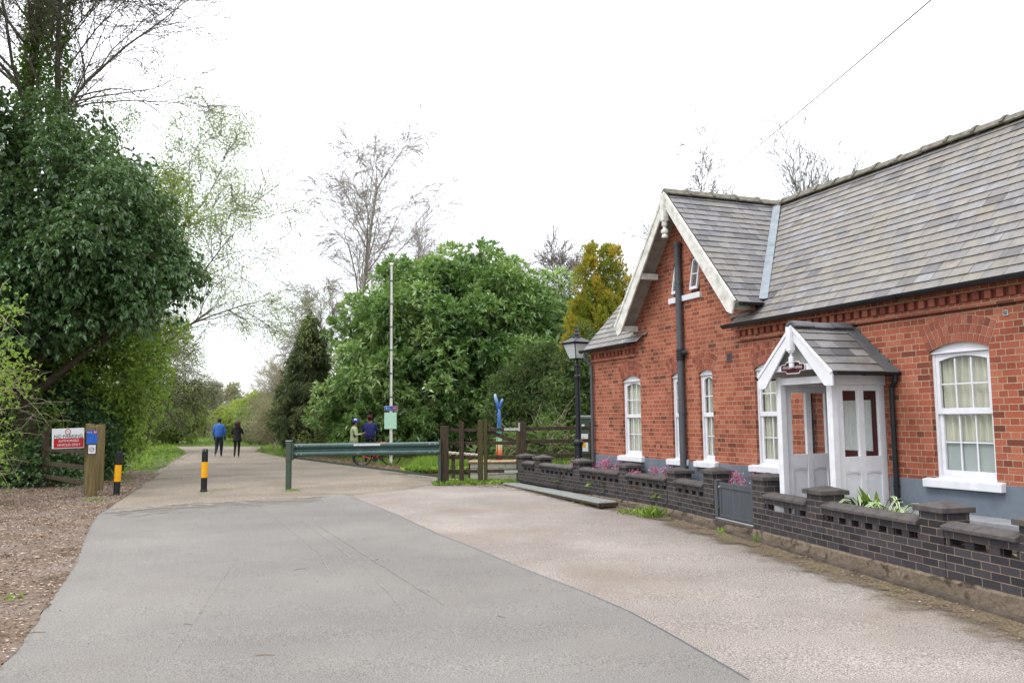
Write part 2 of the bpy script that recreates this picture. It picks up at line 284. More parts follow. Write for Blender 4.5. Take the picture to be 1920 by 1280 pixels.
class MB:
    def __init__(s): s.v = []; s.f = []; s.m = []; s.r = []; s.uv = {}
    def poly(s, pts, m=0, r=None, uv=None):
        n = len(s.v); s.v += [tuple(p) for p in pts]; s.f.append(list(range(n, n + len(pts)))); s.m.append(m); s.r.append(R.random() if r is None else r)
        if uv: s.uv[len(s.f) - 1] = uv
    def faces(s, pts, fs, m=0, r=None):
        n = len(s.v); s.v += [tuple(p) for p in pts]; r = R.random() if r is None else r
        for f in fs: s.f.append([n + i for i in f]); s.m.append(m); s.r.append(r)
    BF = [(0, 3, 2, 1), (4, 5, 6, 7), (0, 1, 5, 4), (1, 2, 6, 5), (2, 3, 7, 6), (3, 0, 4, 7)]
    def box(s, x0, x1, y0, y1, z0, z1, m=0, r=None, T=None):
        p = [(x0, y0, z0), (x1, y0, z0), (x1, y1, z0), (x0, y1, z0), (x0, y0, z1), (x1, y0, z1), (x1, y1, z1), (x0, y1, z1)]
        if T is not None: p = [T @ Vector(q) for q in p]
        s.faces(p, s.BF, m, r)
    def beam(s, a, b, w, h, up=(0, 0, 1), m=0, r=None):
        a, b = Vector(a), Vector(b); d = (b - a); L = d.length; d.normalize(); up = Vector(up)
        sd = d.cross(up)
        if sd.length < 1e-4: sd = d.cross(Vector((1, 0, 0)))
        sd.normalize(); u2 = sd.cross(d)
        T = Matrix(((d.x, sd.x, u2.x, a.x), (d.y, sd.y, u2.y, a.y), (d.z, sd.z, u2.z, a.z), (0, 0, 0, 1)))
        s.box(0, L, -w / 2, w / 2, -h / 2, h / 2, m, r, T)
    def prism(s, pts, off, m=0, r=None):
        pts = [Vector(p) for p in pts]; off = Vector(off); n = len(pts); q = pts + [p + off for p in pts]
        fs = [list(range(n))[::-1], list(range(n, 2 * n))] + [(i, (i + 1) % n, n + (i + 1) % n, n + i) for i in range(n)]
        s.faces(q, fs, m, r)
    def tube(s, pts, rr, n=8, m=0, r=None, caps=True):
        pts = [Vector(p) for p in pts]; N = len(pts); rr = rr if isinstance(rr, (list, tuple)) else [rr] * N
        q = []; ref = None
        for i, p in enumerate(pts):
            d = (pts[min(i + 1, N - 1)] - pts[max(i - 1, 0)]).normalized()
            if ref is None: ref = d.orthogonal().normalized()
            ref = (ref - d * ref.dot(d)); ref = ref.normalized() if ref.length > 1e-5 else d.orthogonal().normalized()
            e = d.cross(ref)
            q += [p + (ref * math.cos(2 * math.pi * k / n) + e * math.sin(2 * math.pi * k / n)) * rr[i] for k in range(n)]
        fs = [(i * n + k, i * n + (k + 1) % n, (i + 1) * n + (k + 1) % n, (i + 1) * n + k) for i in range(N - 1) for k in range(n)]
        if caps: fs += [list(range(n))[::-1], list(range((N - 1) * n, N * n))]
        s.faces(q, fs, m, r)
    def lathe(s, prof, c=(0, 0, 0), n=16, m=0, r=None, a0=0):
        c = Vector(c); q = [c + Vector((rr * math.cos(2 * math.pi * k / n + a0), rr * math.sin(2 * math.pi * k / n + a0), z)) for rr, z in prof for k in range(n)]
        N = len(prof); fs = [(i * n + k, i * n + (k + 1) % n, (i + 1) * n + (k + 1) % n, (i + 1) * n + k) for i in range(N - 1) for k in range(n)]
        fs += [list(range(n))[::-1], list(range((N - 1) * n, N * n))]; s.faces(q, fs, m, r)
    def build(s, name, mats, parent=None, smooth=False, bevel=0, loc=None):
        me = bpy.data.meshes.new(name); me.from_pydata(s.v, [], s.f)
        a = me.attributes.new('rnd', 'FLOAT', 'FACE'); a.data.foreach_set('value', s.r)
        me.polygons.foreach_set('material_index', s.m)
        uvl = me.uv_layers.new(name='UVMap')
        for i, pl in enumerate(me.polygons):
            if i in s.uv:
                for k, li in enumerate(pl.loop_indices): uvl.data[li].uv = s.uv[i][k]
                continue
            n = pl.normal; ax = max(range(3), key=lambda j: abs(n[j]))
            for li in pl.loop_indices:
                c = s.v[me.loops[li].vertex_index]
                uvl.data[li].uv = (c[1], c[2]) if ax == 0 else (c[0], c[2]) if ax == 1 else (c[0], c[1])
        o = finish(me, name, mats, parent, smooth, bevel)
        if smooth == 'auto':
            pass
        if loc is not None: o.location = loc
        return o
def text(name, body, size, mtl, parent, loc, rot, align='CENTER', ext=.001, sx=1.):
    cu = bpy.data.curves.new(name, 'FONT'); cu.body = body; cu.size = size; cu.align_x = align; cu.align_y = 'CENTER'; cu.extrude = ext
    tmp = bpy.data.objects.new(name, cu); COL.objects.link(tmp)
    me = bpy.data.meshes.new_from_object(tmp.evaluated_get(bpy.context.evaluated_depsgraph_get())); bpy.data.objects.remove(tmp); me.name = name
    me.materials.clear(); me.materials.append(MATS[mtl]); o = bpy.data.objects.new(name, me); COL.objects.link(o); o.parent = parent; o.location = loc; o.rotation_euler = rot; o.scale = (sx, 1, 1)
    return o
# ------------------------------------------------------------------ numpy foliage
def np_mesh(name, V, Fq, rnd, mats, parent=None, uv=None, loc=None, smooth=False):
    me = bpy.data.meshes.new(name); k = Fq.shape[1]
    me.vertices.add(len(V)); me.vertices.foreach_set('co', V.astype(np.float32).ravel())
    me.loops.add(Fq.size); me.loops.foreach_set('vertex_index', Fq.astype(np.int32).ravel())
    me.polygons.add(len(Fq)); me.polygons.foreach_set('loop_start', np.arange(0, Fq.size, k, dtype=np.int32))
    me.update(calc_edges=True)
    a = me.attributes.new('rnd', 'FLOAT', 'FACE'); a.data.foreach_set('value', np.clip(rnd, 0, 1).astype(np.float32))
    if uv is not None:
        l = me.uv_layers.new(name='UVMap'); l.data.foreach_set('uv', uv.astype(np.float32).ravel())
    o = finish(me, name, mats, parent, smooth, 0)
    if loc is not None: o.location = loc
    return o
def unit(a): return a / (np.linalg.norm(a, axis=1, keepdims=True) + 1e-9)
def leaves(g, P, D, L, W, rnd, droop=.15):
    """P bases, D pointing directions, L lengths, W widths -> folded diamond leaves"""
    n = len(P); D = unit(D); A = unit(np.cross(D, g.normal(size=(n, 3)))); Nn = np.cross(D, A)
    L = np.broadcast_to(L, n)[:, None]; W = np.broadcast_to(W, n)[:, None]
    v0 = P; v1 = P + D * L * .45 + A * W * .5 + Nn * W * .18; v2 = P + D * L - np.array([0, 0, 1]) * L * droop; v3 = P + D * L * .45 - A * W * .5 + Nn * W * .18
    V = np.stack([v0, v1, v2, v3], 1).reshape(-1, 3); Fq = np.arange(4 * n).reshape(n, 4)
    return V, Fq, rnd
def merge(parts):
    off = 0; Vs, Fs, Rs = [], [], []
    for V, Fq, r in parts: Vs.append(V); Fs.append(Fq + off); Rs.append(r); off += len(V)
    return np.concatenate(Vs), np.concatenate(Fs), np.concatenate(Rs)
def blob_points(g, ell, nb, br, n, zmin=None, squash=(1, 1, 1), depth=.45):
    """clumps of foliage over ellipsoids; returns points, outward normals, clump tint"""
    ell = [(np.array(c, float), np.array(r, float)) for c, r in ell]
    wts = np.array([(r[0] * r[1] + r[1] * r[2] + r[0] * r[2]) for c, r in ell]); wts /= wts.sum()
    cs, rs = [], []
    while len(cs) < nb:
        i = g.choice(len(ell), p=wts); c, r = ell[i]; d = g.normal(size=3); d /= np.linalg.norm(d)
        p = c + d * r * (1 - depth * g.random() ** 1.6)
        if zmin is not None and p[2] < zmin: continue
        if any(np.linalg.norm((p - c2) / r2) < .62 for j, (c2, r2) in enumerate(ell) if j != i): continue
        cs.append(p); rs.append(br * g.uniform(.6, 1.35))
    cs, rs = np.array(cs), np.array(rs); tint = g.random(nb)
    w = rs ** 2; w /= w.sum(); k = g.choice(nb, size=n, p=w)
    d = unit(g.normal(size=(n, 3)) + np.array([0, 0, .35])); P = cs[k] + d * rs[k][:, None] * np.array(squash) * g.uniform(.55, 1.05, n)[:, None]
    # face away from the crown's middle as well
    cen = np.mean([c for c, r in ell], 0); out = unit(P - cen)
    return P, unit(d + out * .6), tint[k]
def rosettes(g, P, N, k, L, W, tint, spread=1.1, tvar=.5, droop=.1):
    n = len(P); PP = np.repeat(P, k, 0); NN = np.repeat(N, k, 0); D = unit(NN + g.normal(size=(n * k, 3)) * spread * .6)
    r = np.repeat(tint, k) * (1 - tvar) + g.random(n * k) * tvar
    return leaves(g, PP, D, L * g.uniform(.7, 1.2, n * k), W * g.uniform(.7, 1.2, n * k), r, droop)
def polylines_mesh(lines, n=3):
    Vs, Fs = [], []; off = 0
    for pts, rr in lines:
        pts = np.asarray(pts); N = len(pts); d = np.gradient(pts, axis=0); d = unit(d)
        ref = np.array([.3, .9, .2]) if abs(d[0] @ np.array([.3, .9, .2])) < .9 else np.array([1., 0, 0]); A = unit(np.cross(d, ref)); B = np.cross(d, A)
        ang = np.arange(n) * 2 * np.pi / n; rr = np.asarray(rr)[:, None, None]
        ring = pts[:, None, :] + rr * (A[:, None, :] * np.cos(ang)[None, :, None] + B[:, None, :] * np.sin(ang)[None, :, None])
        Vs.append(ring.reshape(-1, 3)); i = np.arange(N - 1)[:, None] * n; k = np.arange(n)[None, :]; k2 = (k + 1) % n
        Fs.append((off + np.stack([i + k, i + k2, i + n + k2, i + n + k], -1)).reshape(-1, 4)); off += N * n
    return np.concatenate(Vs), np.concatenate(Fs)
def grow(g, p, d, L, r, lvl, spec, out, tips, segs=5, tmin=.22):
    """recursive branching; spec[lvl] = (children, length ratio, angle, wiggle, lift)"""
    nch, lr, ang, wig, lift = spec[min(lvl, len(spec) - 1)]
    pts = [p.copy()]; rr = [r]; dirs = []; segs = segs if lvl == 0 else 4 if lvl < 3 else 3
    r_end = r * (.25 if lvl < len(spec) - 1 else .35)
    for i in range(segs):
        d = d + g.normal(size=3) * wig + np.array([0, 0, lift]); d /= np.linalg.norm(d)
        p = p + d * L / segs; pts.append(p.copy()); dirs.append(d.copy()); rr.append(r + (r_end - r) * (i + 1) / segs)
    out.append((lvl, np.array(pts), rr))
    if lvl >= len(spec) - 1: tips.append((pts[-1], d)); tips.append((pts[-2], d)); return
    for c in range(nch):
        t = g.uniform(.28 if lvl else tmin, 1.) if c else .98; i = min(int(t * segs), segs - 1); f = t * segs - i
        q = pts[i] * (1 - f) + pts[i + 1] * f; dd = dirs[i]; s = g.normal(size=3); s -= dd * (s @ dd); s /= np.linalg.norm(s) + 1e-9
        a = rad(ang) * g.uniform(.6, 1.3) * (.35 if c == 0 else 1); nd = dd * math.cos(a) + s * math.sin(a)
        grow(g, q, nd, L * lr * g.uniform(.65, 1.2) * (1.15 - .55 * t if lvl == 0 else 1), max(rr[i] * (.42 if lvl == 0 else .55), .004), lvl + 1, spec, out, tips)
def bare_tree(seed, name, loc, H, r0, spec, label, cat='tree', group=None, trunkm='bark', twigm='twig', lean=(0, 0), leaf=None, rmin=.006, trunks=1, ivy=None, tmin=.22):
    g = np.random.default_rng(seed); root = empty(name, loc, 0, label, cat, group); out, tips = [], []
    for k in range(trunks):
        off = g.normal(size=3) * .35 * (k > 0); off[2] = 0
        d = np.array([lean[0] + g.normal() * .12 * (trunks > 1), lean[1] + g.normal() * .12 * (trunks > 1), 1.]); d /= np.linalg.norm(d)
        grow(g, off + np.array([0, 0, -.2]), d, H * (1 if k == 0 else g.uniform(.75, 1)), r0 * (1 if k == 0 else .8), 0, spec, out, tips, segs=9, tmin=tmin)
    big = [(p, [max(x, rmin) for x in r]) for l, p, r in out if l == 0]; small = [(p, [max(x, rmin) for x in r]) for l, p, r in out if l > 0]
    V, Fq = polylines_mesh(big, 8); np_mesh('trunk', V, Fq, np.full(len(Fq), .5), trunkm, root, smooth=True)
    V, Fq = polylines_mesh(small, 3); br = np_mesh('branches' if leaf else 'crown', V, Fq, np.full(len(Fq), .5), twigm, root)
    if leaf:
        lm, k, L, W, sp_ = leaf; T = np.array([t[0] for t in tips]); Dd = np.array([t[1] for t in tips])
        T = np.repeat(T, k, 0) + g.normal(size=(len(T) * k, 3)) * sp_; Dd = np.repeat(Dd, k, 0) + g.normal(size=T.shape) * .8
        np_mesh('crown', *leaves(g, T, Dd, L * g.uniform(.6, 1.2, len(T)), W * g.uniform(.7, 1.2, len(T)), g.random(len(T))), lm, root)
    if ivy:
        pts = big[0][0]; n = ivy; t = g.random(n) ** .8 * .97; idx = np.clip((t * (len(pts) - 1)).astype(int), 0, len(pts) - 2); f = (t * (len(pts) - 1) - idx)[:, None]
        P = pts[idx] * (1 - f) + pts[idx + 1] * f; d = g.normal(size=(n, 3)); d[:, 2] *= .3; d = unit(d); P = P + d * (np.abs(g.normal(size=n)) * .16 + .12)[:, None]
        np_mesh('ivy', *leaves(g, P, d + np.array([0, 0, -.4]), .1, .09, g.random(n) * .8 + .2), 'mid_leaf', root)
    return root
def leafy(seed, name, loc, ell, nb, br, n, k, L, W, leafm, label, cat='tree', group=None, trunk=(.2, 2.), zmin=None, spread=1.1, squash=(1, 1, 1), fill=0, droop=.1, tvar=.5, bark='bark', limbs=7, depth=.45, twigs=None):
    """evergreen or bush: ell in local metres above loc"""
    g = np.random.default_rng(seed); root = empty(name, loc, 0, label, cat, group)
    P, N, t = blob_points(g, ell, nb, br, n, zmin, squash, depth)
    if zmin is not None: keep = P[:, 2] > zmin; P, N, t = P[keep], N[keep], t[keep]
    parts = [rosettes(g, P, N, k, L, W, t, spread, tvar, droop)]
    if fill:
        i = g.integers(len(ell), size=fill); C0 = np.array([e[0] for e in ell], float)[i]; R0 = np.array([e[1] for e in ell], float)[i]
        d = unit(g.normal(size=(fill, 3))) * g.uniform(.3, .8, fill)[:, None]; Q = C0 + d * R0
        if zmin is not None: Q = Q[Q[:, 2] > zmin]
        parts.append(leaves(g, Q, g.normal(size=Q.shape), L * 1.4, W * 1.7, g.random(len(Q)) * .5))
    V, Fq, rr = merge(parts); np_mesh('crown', V, Fq, rr, leafm, root)
    C0 = np.mean([e[0] for e in ell], 0); top = max(e[0][2] for e in ell); lines = [(np.array([[0, 0, -.2], [C0[0] * .4, C0[1] * .4, top * .5], [C0[0], C0[1], top]]), [trunk[0], trunk[0] * .7, trunk[0] * .2])]
    for q in range(limbs):
        e = ell[g.integers(len(ell))]; d = g.normal(size=3); d /= np.linalg.norm(d); end = np.array(e[0]) + d * np.array(e[1]) * .8; s = np.array([C0[0] * .3, C0[1] * .3, max(.2, end[2] * g.uniform(.2, .5))])
        lines.append((np.array([s, (s + end) / 2 + g.normal(size=3) * .2, end]), [trunk[0] * .45, trunk[0] * .25, .015]))
    V, Fq = polylines_mesh(lines, 7); np_mesh('trunk', V, Fq, np.full(len(Fq), .5), bark, root, smooth=True)
    if twigs:
        nt_, tl, tm = twigs; idx = g.integers(len(P), size=nt_); out = []
        for j in idx:
            a = P[j] - N[j] * tl * .5; c = [a]; d_ = N[j] + g.normal(size=3) * .5; d_ /= np.linalg.norm(d_); l_ = tl * g.uniform(.4, 1.2)
            for q in range(5): c.append(c[-1] + d_ * l_ / 5); d_ = d_ + g.normal(size=3) * .28 - np.array([0, 0, .1]); d_ /= np.linalg.norm(d_)
            out.append((np.array(c), [.009, .008, .007, .005, .004, .003]))
        V, Fq = polylines_mesh(out, 3); np_mesh('branches', V, Fq, np.full(len(Fq), .5), tm, root)
    return root
# ================================================================== SETTING: ground sheets
def sheet(name, pts, m, dz, kind='structure'):
    bm = bmesh.new(); vs = [bm.verts.new((p[0], p[1], 0)) for p in pts]; bm.faces.new(vs); bmesh.ops.triangulate(bm, faces=bm.faces[:])
    bmesh.ops.bisect_plane(bm, geom=bm.verts[:] + bm.edges[:] + bm.faces[:], plane_co=(0, 20, 0), plane_no=(0, 1, 0))
    bmesh.ops.recalc_face_normals(bm, faces=bm.faces[:])
    for v in bm.verts: v.co.z = G(v.co.x, v.co.y) + dz
    me = bpy.data.meshes.new(name); bm.to_mesh(me); bm.free()
    if me.polygons and me.polygons[0].normal.z < 0: me.flip_normals()
    return tag(finish(me, name, m, None, False, 0), kind=kind)
def jag(pts, step, amp, close=True):
    o = []; n = len(pts)
    for i in range(n if close else n - 1):
        a, b = Vector(pts[i][:2]), Vector(pts[(i + 1) % n][:2]); L = (b - a).length; k = max(1, min(60, int(L / step)))
        if L > 40: k = 1
        nn = Vector((-(b - a).y, (b - a).x)) / max(L, 1e-6)
        for j in range(k): o.append(a + (b - a) * j / k + nn * (R.uniform(-amp, amp) if j else 0))
    return o
PX = lambda *ps: [gp(*p) for p in ps]
def dirt(name, inner, outer, m, dz, sub=6):
    n = 40; V, Fc, E = [], [], []
    def samp(pts, t):
        pts = [Vector(p[:2]) for p in pts]; L = [0]
        for a, b in zip(pts, pts[1:]): L.append(L[-1] + (b - a).length)
        d = t * L[-1]
        for i in range(len(pts) - 1):
            if d <= L[i + 1] or i == len(pts) - 2: return pts[i].lerp(pts[i + 1], min(1, (d - L[i]) / max(L[i + 1] - L[i], 1e-6)))
    for i in range(n + 1):
        a, b = samp(inner, i / n), samp(outer, i / n)
        for j in range(sub + 1): q = a.lerp(b, j / sub); V.append((q.x, q.y, G(q.x, q.y) + dz)); E.append((1 - j / sub) * min(1, 8 * min(i, n - i) / n))
    for i in range(n):
        for j in range(sub): k = i * (sub + 1) + j; Fc.append((k, k + 1, k + sub + 2, k + sub + 1))
    me = bpy.data.meshes.new(name); me.from_pydata(V, [], Fc); a = me.attributes.new('edge', 'FLOAT', 'POINT'); a.data.foreach_set('value', E)
    if me.polygons[0].normal.z < 0: me.flip_normals()
    return tag(finish(me, name, m, None, False, 0), kind='structure')
sheet('ground', [(-300, -60), (300, -60), (300, 500), (-300, 500)], 'grass_ground', -.012)
far_lane = PX((545, 860), (480, 846), (492, 838), (440, 837), (330, 837), (350, 850), (300, 880), (245, 905), (215, 940), (160, 990))
sheet('forecourt', jag(PX((836, 904), (905, 906), (985, 905), (1100, 928), (1240, 968), (1345, 992), (1480, 1037), (1620, 1075), (1800, 1130), (1920, 1180)) + [Vector((6.5, 0)), Vector((6.5, -12)), Vector((-7, -12)), Vector((-5, 3))] + PX((60, 1190), (175, 960), (400, 935), (640, 927)) + PX((545, 915)), .5, .05), 'tarmac_light', .004)
sheet('lane', jag(far_lane + PX((175, 965), (400, 940), (640, 930), (760, 918), (836, 904), (780, 890), (715, 877), (600, 860)), .4, .07), 'lane_surface', .008)
AS = PX((645, 927), (740, 965), (825, 1005), (880, 1026), (960, 1060), (1100, 1115), (1180, 1150), (1260, 1195), (1400, 1277))
sheet('road', AS + [Vector((2.4, 2)), Vector((3.2, -12)), Vector((-4, -12)), Vector((-3.2, 3))] + jag(PX((5, 1250), (20, 1225), (45, 1195), (95, 1125), (140, 1055), (165, 990), (175, 972), (200, 955), (400, 940)), .3, .012, False) + [gp(400, 940)], 'asphalt', .0155)
VE = PX((20, 1235), (50, 1195), (99, 1125), (144, 1055), (168, 990), (182, 968), (215, 945), (262, 915), (300, 888), (240, 880), (200, 895))
JT = [p + (Vector((0, 1, 0))).cross(Vector((0, 0, 1))) * .022 for p in AS]
sheet('road_joint', AS[:1] + AS[1:] + JT[::-1], 'pipe_grey', .0175)
sheet('verge', jag([Vector((-3.15, 3)), ] + VE + [Vector((-14, 24)), Vector((-22, 24)), Vector((-22, -12)), Vector((-3.9, -12))], .12, .018), 'verge_litter', .0195)
sheet('bare_soil', jag(PX((550, 856), (600, 853), (760, 858), (800, 868), (836, 882), (836, 903), (780, 892), (715, 878), (600, 862)), .3, .1), 'moss_edge', .012)
wl = [hp(u, v) for u, v in ((19.9, -.5), (14.3, -.48), (12.46, -.55), (9.6, -.95), (6.3, -1.48), (2.5, -2.1))]
wo_ = [hp(u, v) for u, v in ((2.5, -2.5), (6.3, -1.78), (8.0, -1.36), (9.6, -1.10), (12.4, -.7), (14.3, -.85), (19.9, -.95))]
dirt('wall_foot_dirt', wl[::-1], [hp(u, v) for u, v in ((2.5, -3.2), (6.3, -2.25), (8.0, -1.9), (9.6, -1.7), (12.4, -1.2), (14.3, -1.3), (19.9, -1.3))], 'wall_foot_dirt', .0235)
for k, L_ in enumerate((((300, 1270), (400, 1110), (455, 1035)), ((540, 958), (690, 1070), (830, 1230)), ((470, 935), (600, 1040), (640, 1110)), ((580, 975), (760, 1090), (900, 1180)))):
    q = PX(*L_); n_ = [(q[1] - q[0]).cross(Vector((0, 0, 1))).normalized() * .05] * 3; dirt('tyre_film', q, [a + b for a, b in zip(q, n_)], 'tyre_film', .0185 + .001 * k, 2)
dirt('lane_dirt', PX((170, 966), (300, 948), (400, 941), (540, 934), (645, 929)), PX((150, 985), (300, 978), (400, 970), (540, 958), (645, 948)), 'edge_dirt', .0315)
dirt('fence_foot_dirt', PX((700, 880), (836, 899), (905, 902), (985, 900)), PX((690, 890), (836, 920), (905, 925), (1010, 930)), 'edge_dirt', .0355)

# ================================================================== HOUSE
HRZ = YAW - math.pi / 2
house = empty('brick_house', hp(16.2, 0, 0), HRZ, 'long single storey red brick cottage with steep slate roof, front gable and small white porch', 'house')
XG = 3.68; GA = 5.60; GS = 1.14                                    # front gable: centre, apex height, slope
def zg(x): return GA - GS * abs(x - XG)
ME_Y, ME_Z, MS_ = -.15, 3.08, 1.11
def zm(y): return ME_Z + MS_ * (y - ME_Y)
HL = 14.6
WIN = [(1.65, .72, 3, 'left'), (3.305, .39, 2, ''), (4.185, .40, 2, ''), (5.88, .79, 3, ''), (9.175, .80, 3, 'big'), (13.0, .80, 3, '')]
Z0, Z1, RISE = .89, 2.365, .085
def arc(cx, w, z1, rise, n=10, extra=0.):
    Rr = (w * w / 4 + rise * rise) / (2 * rise); a = math.asin(w / 2 / Rr); zc = z1 + rise - Rr
    return [(cx + (Rr + extra) * math.sin(-a + 2 * a * i / n), zc + (Rr + extra) * math.cos(-a + 2 * a * i / n)) for i in range(n + 1)], Rr, a, zc
def facade():
    holes = []
    for cx, w, c, k in WIN:
        rs = RISE if w > .6 else .06
        holes.append([(cx - w / 2, Z0 - .06), (cx + w / 2, Z0 - .06)] + arc(cx, w, Z1, rs)[0][::-1])
    for cx in (3.40, 3.975): holes.append([(cx - .125, 3.77), (cx + .125, 3.77)] + arc(cx, .25, 4.36, .06)[0][::-1])
    holes.append([(7.12, .42), (7.94, .42), (7.94, 2.05), (7.12, 2.05)])
    outer = [(0, -.3), (HL, -.3), (HL, 3.12), (XG + 1.9, 3.12), (XG + 1.9, zg(XG + 1.9) - .05), (XG, GA - .08), (XG - 1.9, zg(XG - 1.9) - .05), (XG - 1.9, 3.12), (0, 3.12)]
    loops = [[Vector((x, z, 0)) for x, z in L] for L in [outer] + holes]
    flat = [p for L in loops for p in L]; tris = tessellate_polygon(loops)
    mb = MB()
    for t in tris:
        p = [(flat[i].x, 0, flat[i].y) for i in t]
        n = (Vector(p[1]) - Vector(p[0])).cross(Vector(p[2]) - Vector(p[0]))
        mb.poly(p if n.y < 0 else p[::-1])
    for L in holes:                                                # reveals
        for i in range(len(L)):
            a, b = L[i], L[(i + 1) % len(L)]; mb.poly([(a[0], 0, a[1]), (b[0], 0, b[1]), (b[0], .14, b[1]), (a[0], .14, a[1])])
    for x, s in ((0, 1), (HL, -1)):                                 # end walls, back wall
        p = [(x, 0, -.3), (x, 4.2, -.3), (x, 4.2, 3.1), (x, 2.1, 5.45), (x, 0, 3.1)]; mb.poly(p if x else p[::-1])
    mb.poly([(0, 4.2, -.3), (0, 4.2, 3.1), (HL, 4.2, 3.1), (HL, 4.2, -.3)])
    mb.build('brick_wall', 'red_brick', house)
facade()
mb = MB()                                                          # grey painted plinth, set proud, broken at the porch
for a, b in ((-.012, 7.04), (8.09, HL + .012)): mb.box(a, b, -.012, .02, -.3, .855)
mb.box(-.012, -.0005, .02, 4.2, -.3, .855)
mb.build('plinth', 'plinth_grey', house, bevel=.004)
# near-black sheet with interior darkness put into its colour, so that panes have depth
mb = MB(); mb.box(.3, HL - .3, .6, .62, .3, 3.1); mb.build('interior_dark_sheet', 'dark_inside', house)
def window(cx, w, cols, kind, label=None):
    x0, x1 = cx - w / 2, cx + w / 2; rs = RISE if w > .6 else .06; fr = .035; mb = MB()
    A, Rr, a, zc = arc(cx, w, Z1, rs, 12)
    # head board filling the arch and its drip lip
    mb.prism([(x, .045, z) for x, z in [(x0, Z1 - .012)] + A[0:] + [(x1, Z1 - .012)]], (0, .03, 0))
    mb.box(x0, x1, .025, .075, Z1 - .03, Z1 - .0125)
    for s in (x0, x1 - fr): mb.box(s, s + fr, .05, .12, Z0 - .02, Z1 - .031)
    mb.box(x0 + fr + .001, x1 - fr - .001, .05, .12, Z0 - .02, Z0 + .02)
    st = .045 if w > .6 else .038; zm_ = 1.655
    gx0, gx1 = x0 + fr + st, x1 - fr - st
    for s in (x0 + fr + .001, x1 - fr - st): mb.box(s, s + st, .058, .098, zm_ - .03, Z1 - .032)
    for s in (x0 + fr + .001, x1 - fr - st): mb.box(s, s + st, .082, .118, Z0 + .021, zm_ - .031)
    G_, _, _, _ = arc(cx, gx1 - gx0, 2.245, .05 if w > .6 else .045, 8)   # arched head of the top sash
    mb.prism([(gx0, .06, Z1 - .033)] + [(x, .06, z) for x, z in G_] + [(gx1, .06, Z1 - .033)], (0, .034, 0))
    mb.box(gx0 + .001, gx1 - .001, .058, .098, zm_ - .03, zm_ + .04)
    mb.box(gx0 + .001, gx1 - .001, .099, .119, zm_ - .035, zm_ - .0)
    mb.box(gx0 + .001, gx1 - .001, .082, .118, Z0 + .021, Z0 + .085)
    for (za, zb, y0, y1) in ((zm_ + .041, 2.27, .066, .09), (Z0 + .086, zm_ - .036, .09, .112)):
        for i in range(1, cols): bx = gx0 + (gx1 - gx0) * i / cols; mb.box(bx - .009, bx + .009, y0, y1, za, zb)
        zz = (za + (zb if zb < 2 else 2.25)) / 2
        for i in range(cols):
            a0 = gx0 + (gx1 - gx0) * i / cols + .0095; a1 = gx0 + (gx1 - gx0) * (i + 1) / cols - .0095; mb.box(a0, a1, y0 + .001, y1 - .001, zz - .008, zz + .008)
    o = mb.build('window', 'white_paint', house, bevel=.003); 
    mb = MB(); mb.box(x0 - .12, x1 + .11, -.085, .06, .775, .868); mb.prism([(x0 - .12, -.085, .868), (x0 - .12, .06, .868), (x0 - .12, .06, .892)], (w + .23, 0, 0)); mb.build('sill', 'white_paint', o, bevel=.008)
    mb = MB(); mb.box(gx0, gx1, .077, .080, zm_ + .041, 2.29); mb.box(gx0, gx1, .1, .103, Z0 + .086, zm_ - .036); mb.build('pane', 'glass', o)
    mb = MB(); n = int((w + .4) / .09) * 8
    for i in range(n):
        q = [x0 - .36 + (x1 - x0 + .4) * (i + j) / n for j in (0, 1)]; yy = [.15 + .022 * math.sin(k * 2 * math.pi / .09 + cx) + .006 * math.sin(k * 31) for k in q]
        mb.poly([(q[0], yy[0], Z0), (q[1], yy[1], Z0), (q[1], yy[1], Z1 + .1), (q[0], yy[0], Z1 + .1)])
    mb.build('curtain', 'curtain', o, smooth=True)
    if kind == 'big':
        mb = MB(); mb.box(gx0 - .02, gx1 + .02, .125, .13, Z0 + .05, 1.315); mb.build('net', 'frosted', o)
    # brick arch: three rings of headers on a mortar bed
    mb = MB(); rings = 3 if True else 2
    sec = [(cx + r_ * math.sin(t), zc + r_ * math.cos(t)) for r_, ts in ((Rr, [-a + 2 * a * i / 12 for i in range(13)]), (Rr + .305, [a - 2 * a * i / 12 for i in range(13)])) for t in ts]
    for i in range(12):
        mb.prism([(sec[i][0], -.002, sec[i][1]), (sec[i + 1][0], -.002, sec[i + 1][1]), (sec[24 - i][0], -.002, sec[24 - i][1]), (sec[25 - i][0], -.002, sec[25 - i][1])], (0, .02, 0), 1)
    for k in range(rings):
        r0 = Rr + .004 + k * .102; r1 = r0 + .094; nb = max(6, round(2 * a * (r0 + r1) / 2 / .074)); dt = 2 * a / nb
        for i in range(nb):
            g0 = -a + i * dt + .0048 / r0; g1 = -a + (i + 1) * dt - .0048 / r0
            mb.prism([(cx + r * math.sin(t), -.0075 - R.random() * .004, zc + r * math.cos(t)) for r, t in ((r0, g0), (r0, g1), (r1, g1), (r1, g0))], (0, .02, 0), 0)
    mb.build('arch', ['arch_brick', 'mortar'], o)
for cx, w, c, k in WIN: window(cx, w, c, k)
